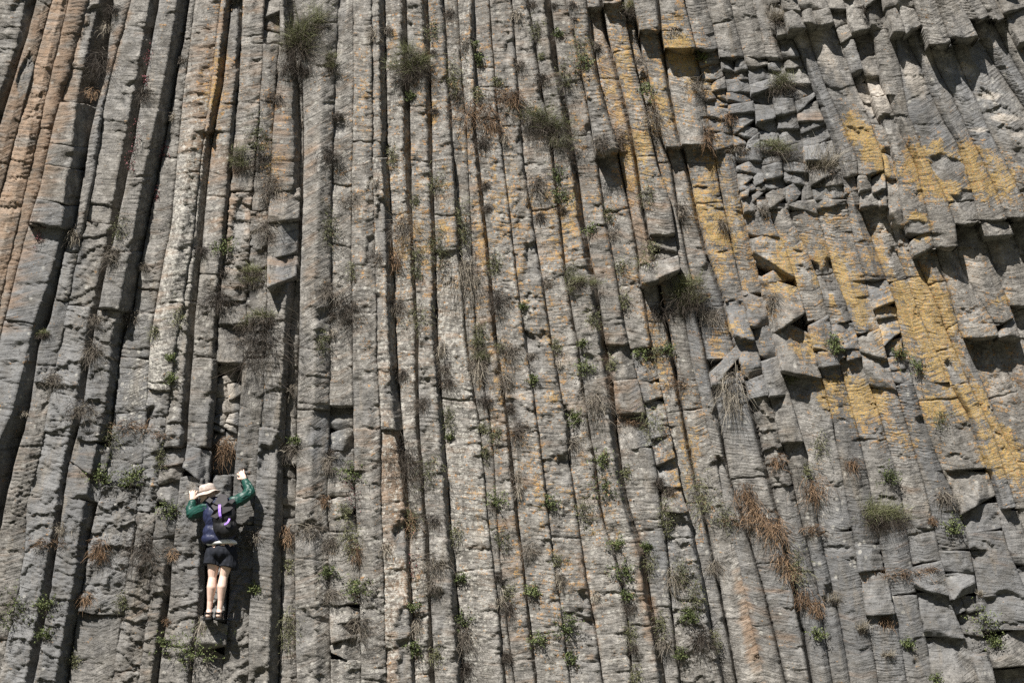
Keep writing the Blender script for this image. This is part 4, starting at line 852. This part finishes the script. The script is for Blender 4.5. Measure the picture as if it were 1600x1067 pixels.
MARK = [(340, 745, "the climber's hat"), (376, 738, "the climber's raised right hand"), (303, 768, "the climber's bent left arm"), (345, 866, "the climber's shorts"), (336, 962, "the climber's sandals"),
 (110, 260, 'the cracked column stub standing proud'), (860, 196, 'the largest green-tipped bush'), (1495, 45, 'the hanging twin column ends'), (1190, 215, 'the patch of stacked rubble blocks'), (1040, 80, 'the dark overhang beside the rubble patch'),
 (950, 265, 'the dark socket under a broken column'), (1060, 232, 'the hanging six-sided column end'), (1010, 425, 'the jutting ledge block'), (1360, 275, 'the twin lichen-tipped column ends'), (1520, 365, 'the long step of dark overhangs'),
 (1250, 420, 'the fluted orange-lichened columns'), (1545, 520, 'the lower dark overhangs'), (1500, 620, 'the long yellow lichen band'), (1370, 808, 'the big silvery-green bush'), (1532, 750, 'the three-cornered dark notch'), (1545, 985, 'the smooth overhanging slab'),
 (520, 690, 'the dark scar of broken blocks'), (622, 655, 'the slanting broken facet end'), (790, 165, 'the free-standing column top'), (312, 200, 'the chipped hollow on a brown column'), (457, 380, 'the tall black slot'), (355, 650, 'the rubble-filled slot above the climber'),
 (592, 236, 'the small square notch'), (718, 400, 'the hooked dark break'), (270, 100, 'the broad shaded column face'), (60, 470, 'the smooth blue-grey column'), (100, 880, 'the stack of rounded blocks'), (1030, 880, 'the grey column of rounded lumps'), (650, 1000, 'the long straight dark crack'),
 (770, 900, 'the thin slanting dark crack'), (930, 950, 'the rust-edged crack'), (420, 30, 'the square recess at the top edge'), (1140, 690, 'the broken ledge below the straw clump'), (1440, 990, 'the dark stepped blocks'), (215, 950, 'the pale streaked column'), (560, 960, 'the stepped column of square blocks'), (700, 60, 'the row of parallel shaded facets')]
ORD = ['nearest', 'second nearest', 'third nearest', 'fourth nearest', 'fifth nearest', 'sixth nearest', 'seventh nearest', 'eighth nearest', 'ninth nearest', 'tenth nearest', 'eleventh nearest', 'twelfth nearest', 'thirteenth nearest', 'fourteenth nearest']
plist = []
for row in PLANTS.replace('\n', '').split(';'):
    x, y, w, h, k = row.split(); plist.append([float(x), float(y), float(w), float(h), k])
# small weeds strung along the open joints
_r = np.random.default_rng(77)
for jn, cnt in (('g5', 4), ('g6', 4), ('g15', 6), ('g16b', 3), ('g17', 5), ('g18', 7), ('g19', 7), ('g20', 7), ('g21', 5), ('g22', 7), ('g23', 4), ('g24', 6), ('g25', 6), ('g26', 5), ('g27', 5), ('g28', 4)):
    for _ in range(cnt):
        for _t in range(20):
            y_ = float(_r.uniform(20, 1050)); x_ = float(gx(IDX[jn], y_)) + 4
            if all(math.hypot(p[0] - x_, (p[1] - y_) * .8) > 17 for p in plist): break
        else: continue
        plist.append([x_, y_, float(_r.uniform(9, 16)), float(_r.uniform(12, 26)), str(_r.choice(list('ooodkdp')))])
groups = {}
for n, (x, y, w, h, k) in enumerate(plist):
    own = [m for m in MARK if math.hypot(m[0] - x, m[1] - y) > 14]
    mx, my, nm = min(own, key=lambda m: math.hypot((m[0] - x), (m[1] - y)))
    dx, dy = x - mx, y - my
    rel = ('above' if dy < 0 else 'below') if abs(dy) > 1.3 * abs(dx) else ('left of' if dx < 0 else 'right of')
    if min(abs(dx), abs(dy)) > .55 * max(abs(dx), abs(dy)): rel = ('above and ' if dy < 0 else 'below and ') + ('left of' if dx < 0 else 'right of')
    groups.setdefault((k, nm, rel), []).append((math.hypot(dx, dy), n))
LAB = {}
for (k, nm, rel), L in groups.items():
    L.sort()
    for j, (_, n) in enumerate(L):
        LAB[n] = (f"{KIND[k][1]} {rel} {nm}" if len(L) == 1 else f"{ORD[j]} {KIND[k][1]} {rel} {nm}")

def plant(n, x, y, w, h, k):
    r = np.random.default_rng(900 + n); gr = 1.45 if k in 'fF' else (1.05 if k == 's' else .9 if k == 'p' else 1.22)
    gr *= float(np.exp(r.normal(0, .22))) if k not in 'fF' else 1.1; wm, hm = w * MPP * gr, h * MPP * gr
    hang = k in 'pdk' or (k == 's' and h > w * .9); by = y + h * (.30 if not hang else -.30)
    if k in 'fF': by = y + h * .12
    d0 = rock_depth(x, by) - .012
    org = unproj(x, by, d0); name = KIND[k][0]
    e = bpy.data.objects.new(name, None); COL.objects.link(e); e.location = org.tolist(); e.empty_display_size = .1
    tag(e, LAB[n], KIND[k][2], 'plants growing in the joints of the cliff')
    big = max(.35, min(1.8, (w * h / 500.0) ** .5))
    def foot(N, sx=.35, sz=.12): return org + np.stack([r.normal(0, wm * sx * .5, N), -np.abs(r.normal(0, .012, N)), r.normal(0, hm * sz, N)], 1)
    def out(N, up, spread=.8): return np.stack([r.normal(0, spread, N), -np.abs(r.normal(.5, .35, N)), up + r.normal(0, .35, N)], 1)
    def ln(N, a, b, h_=None): return (hm if h_ is None else h_) * r.uniform(a, b, N)
    G = Strands(n * 3 + 1); D = Strands(n * 3 + 2)
    if k == 'g':
        N = int(16 + 26 * big); q, dd = D.strands(foot(N, .4, .2), out(N, .75, .9), ln(N, .35, .8), .004, .35, 3, .25)
        m = int(3 + 2 * big); q, dd = np.repeat(q, m, 0), np.repeat(dd, m, 0); G.leaves(q + r.normal(0, .008, q.shape), dd * .4 + r.normal(0, .8, q.shape), .014, .030, .008, .016)
        N = int(14 * big) + 2; D.strands(foot(N, .4, .2), out(N, -.6, .6), ln(N, .3, .6), .004, .8, 3, .3)
        G.build('leaves', PM['leaf'], e, org); D.build('stems', PM['dark'], e, org)
    elif k == 'o':
        N = int(30 + 55 * big); q, dd = G.strands(foot(N, .6, .35), out(N, .25, .7), ln(N, .25, .55), .005, 1.0, 4, .35)
        G.leaves(q, dd * .6 + r.normal(0, .7, q.shape), .012, .026, .005, .010)
        N = int(20 + 25 * big); D.strands(foot(N, .6, .35), out(N, -.2, .8), ln(N, .25, .6), .004, 1.0, 4, .5)
        G.build('blades', PM['olive'], e, org); D.build('stems', PM['grey'], e, org)
    elif k in 'kd':
        N = int(60 + 130 * big); D.strands(foot(N, .7, .2), out(N, .1, .85), ln(N, .35, .95), .0045, 1.7, 5, .55)
        N = int(14 + 30 * big); G.strands(foot(N, .7, .2), out(N, .2, .9), ln(N, .4, .9), .004, 1.5, 5, .5)
        D.build('twigs', PM['dark' if k == 'k' else 'grey'], e, org); G.build('dead_stems', PM['pale' if k == 'd' else 'grey'], e, org)
    elif k in 'sp':
        st = k == 's'; N = int((50 + 85 * big) * (1 if st else .7))
        G.strands(foot(N, 1.0 if w > h else .6, .25), out(N, .5 if not hang else -.2, .9 if st else .42), ln(N, .3, .85, hm if hang else max(hm, wm * .6)), .0055 if st else .0045, 1.6 if hang else 1.1, 5, .45 if st else .22)
        N = int(30 + 45 * big); D.strands(foot(N, .8, .25), out(N, -.1, .7), ln(N, .3, .7), .005, 1.3, 4, .4)
        G.build('dry_blades', PM['straw' if st else 'pale'], e, org); D.build('dead_stems', PM['grey' if k == 'p' else 'dark'], e, org)
    elif k == 'P':
        N = int(70 + 90 * big); G.strands(foot(N, .5, .1), out(N, 1.1, .55), ln(N, .5, .95), .0045, .5, 4, .2)
        N = int(30 + 50 * big); D.strands(foot(N, .6, .1), out(N, -.3, .8), ln(N, .25, .55), .005, 1.2, 4, .4)
        G.build('dry_blades', PM['pale'], e, org); D.build('dead_stems', PM['dark'], e, org)
    elif k == 'r':
        N = int(16 + 26 * big); q, dd = D.strands(foot(N, .6, .5), out(N, .1, .6), ln(N, .2, .45), .005, 1.0, 3, .3)
        G.leaves(q, dd * .3 + r.normal(0, .8, q.shape), .012, .024, .008, .014)
        G.build('fleshy_leaves', PM['red'], e, org); D.build('stems', PM['dark'], e, org)
    else:
        mass = 2.6 if k == 'F' else 1.5; P2 = Strands(n * 3 + 7); nc_ = 5 if k == 'F' else 3
        for c_ in range(nc_):
            o_ = np.array([r.uniform(-.38, .38) * wm, -r.uniform(0, .05), r.uniform(-.22, .26) * hm]); sz = r.uniform(.6, 1.1); lean = np.array([r.normal(0, .35), 0, 0])
            N = int((120 + 130 * big) * mass / nc_); G.strands(foot(N, .3, .05) + o_, out(N, 1.0, .6) + lean, ln(N, .18, .42) * sz, .0030, .8, 4, .4)
            N = int((90 + 120 * big) * mass / nc_); D.strands(foot(N, .32, .07) + o_ + np.array([0, .01, -.04 * hm]), out(N, -.15, .8), ln(N, .15, .5) * sz, .0035, 1.3, 5, .55)
            N = int(26 * big * mass / nc_) + 4; P2.strands(foot(N, .35, .1) + o_, out(N, .3, .9), ln(N, .2, .5) * sz, .003, 1.0, 4, .5)
        G.build('green_tips', PM['tips'], e, org); D.build('brown_tangle', PM['tangle'], e, org); P2.build('dead_stems', PM['pale' if k == 'f' else 'grey'], e, org)
for n, row in enumerate(plist): plant(n, *row)
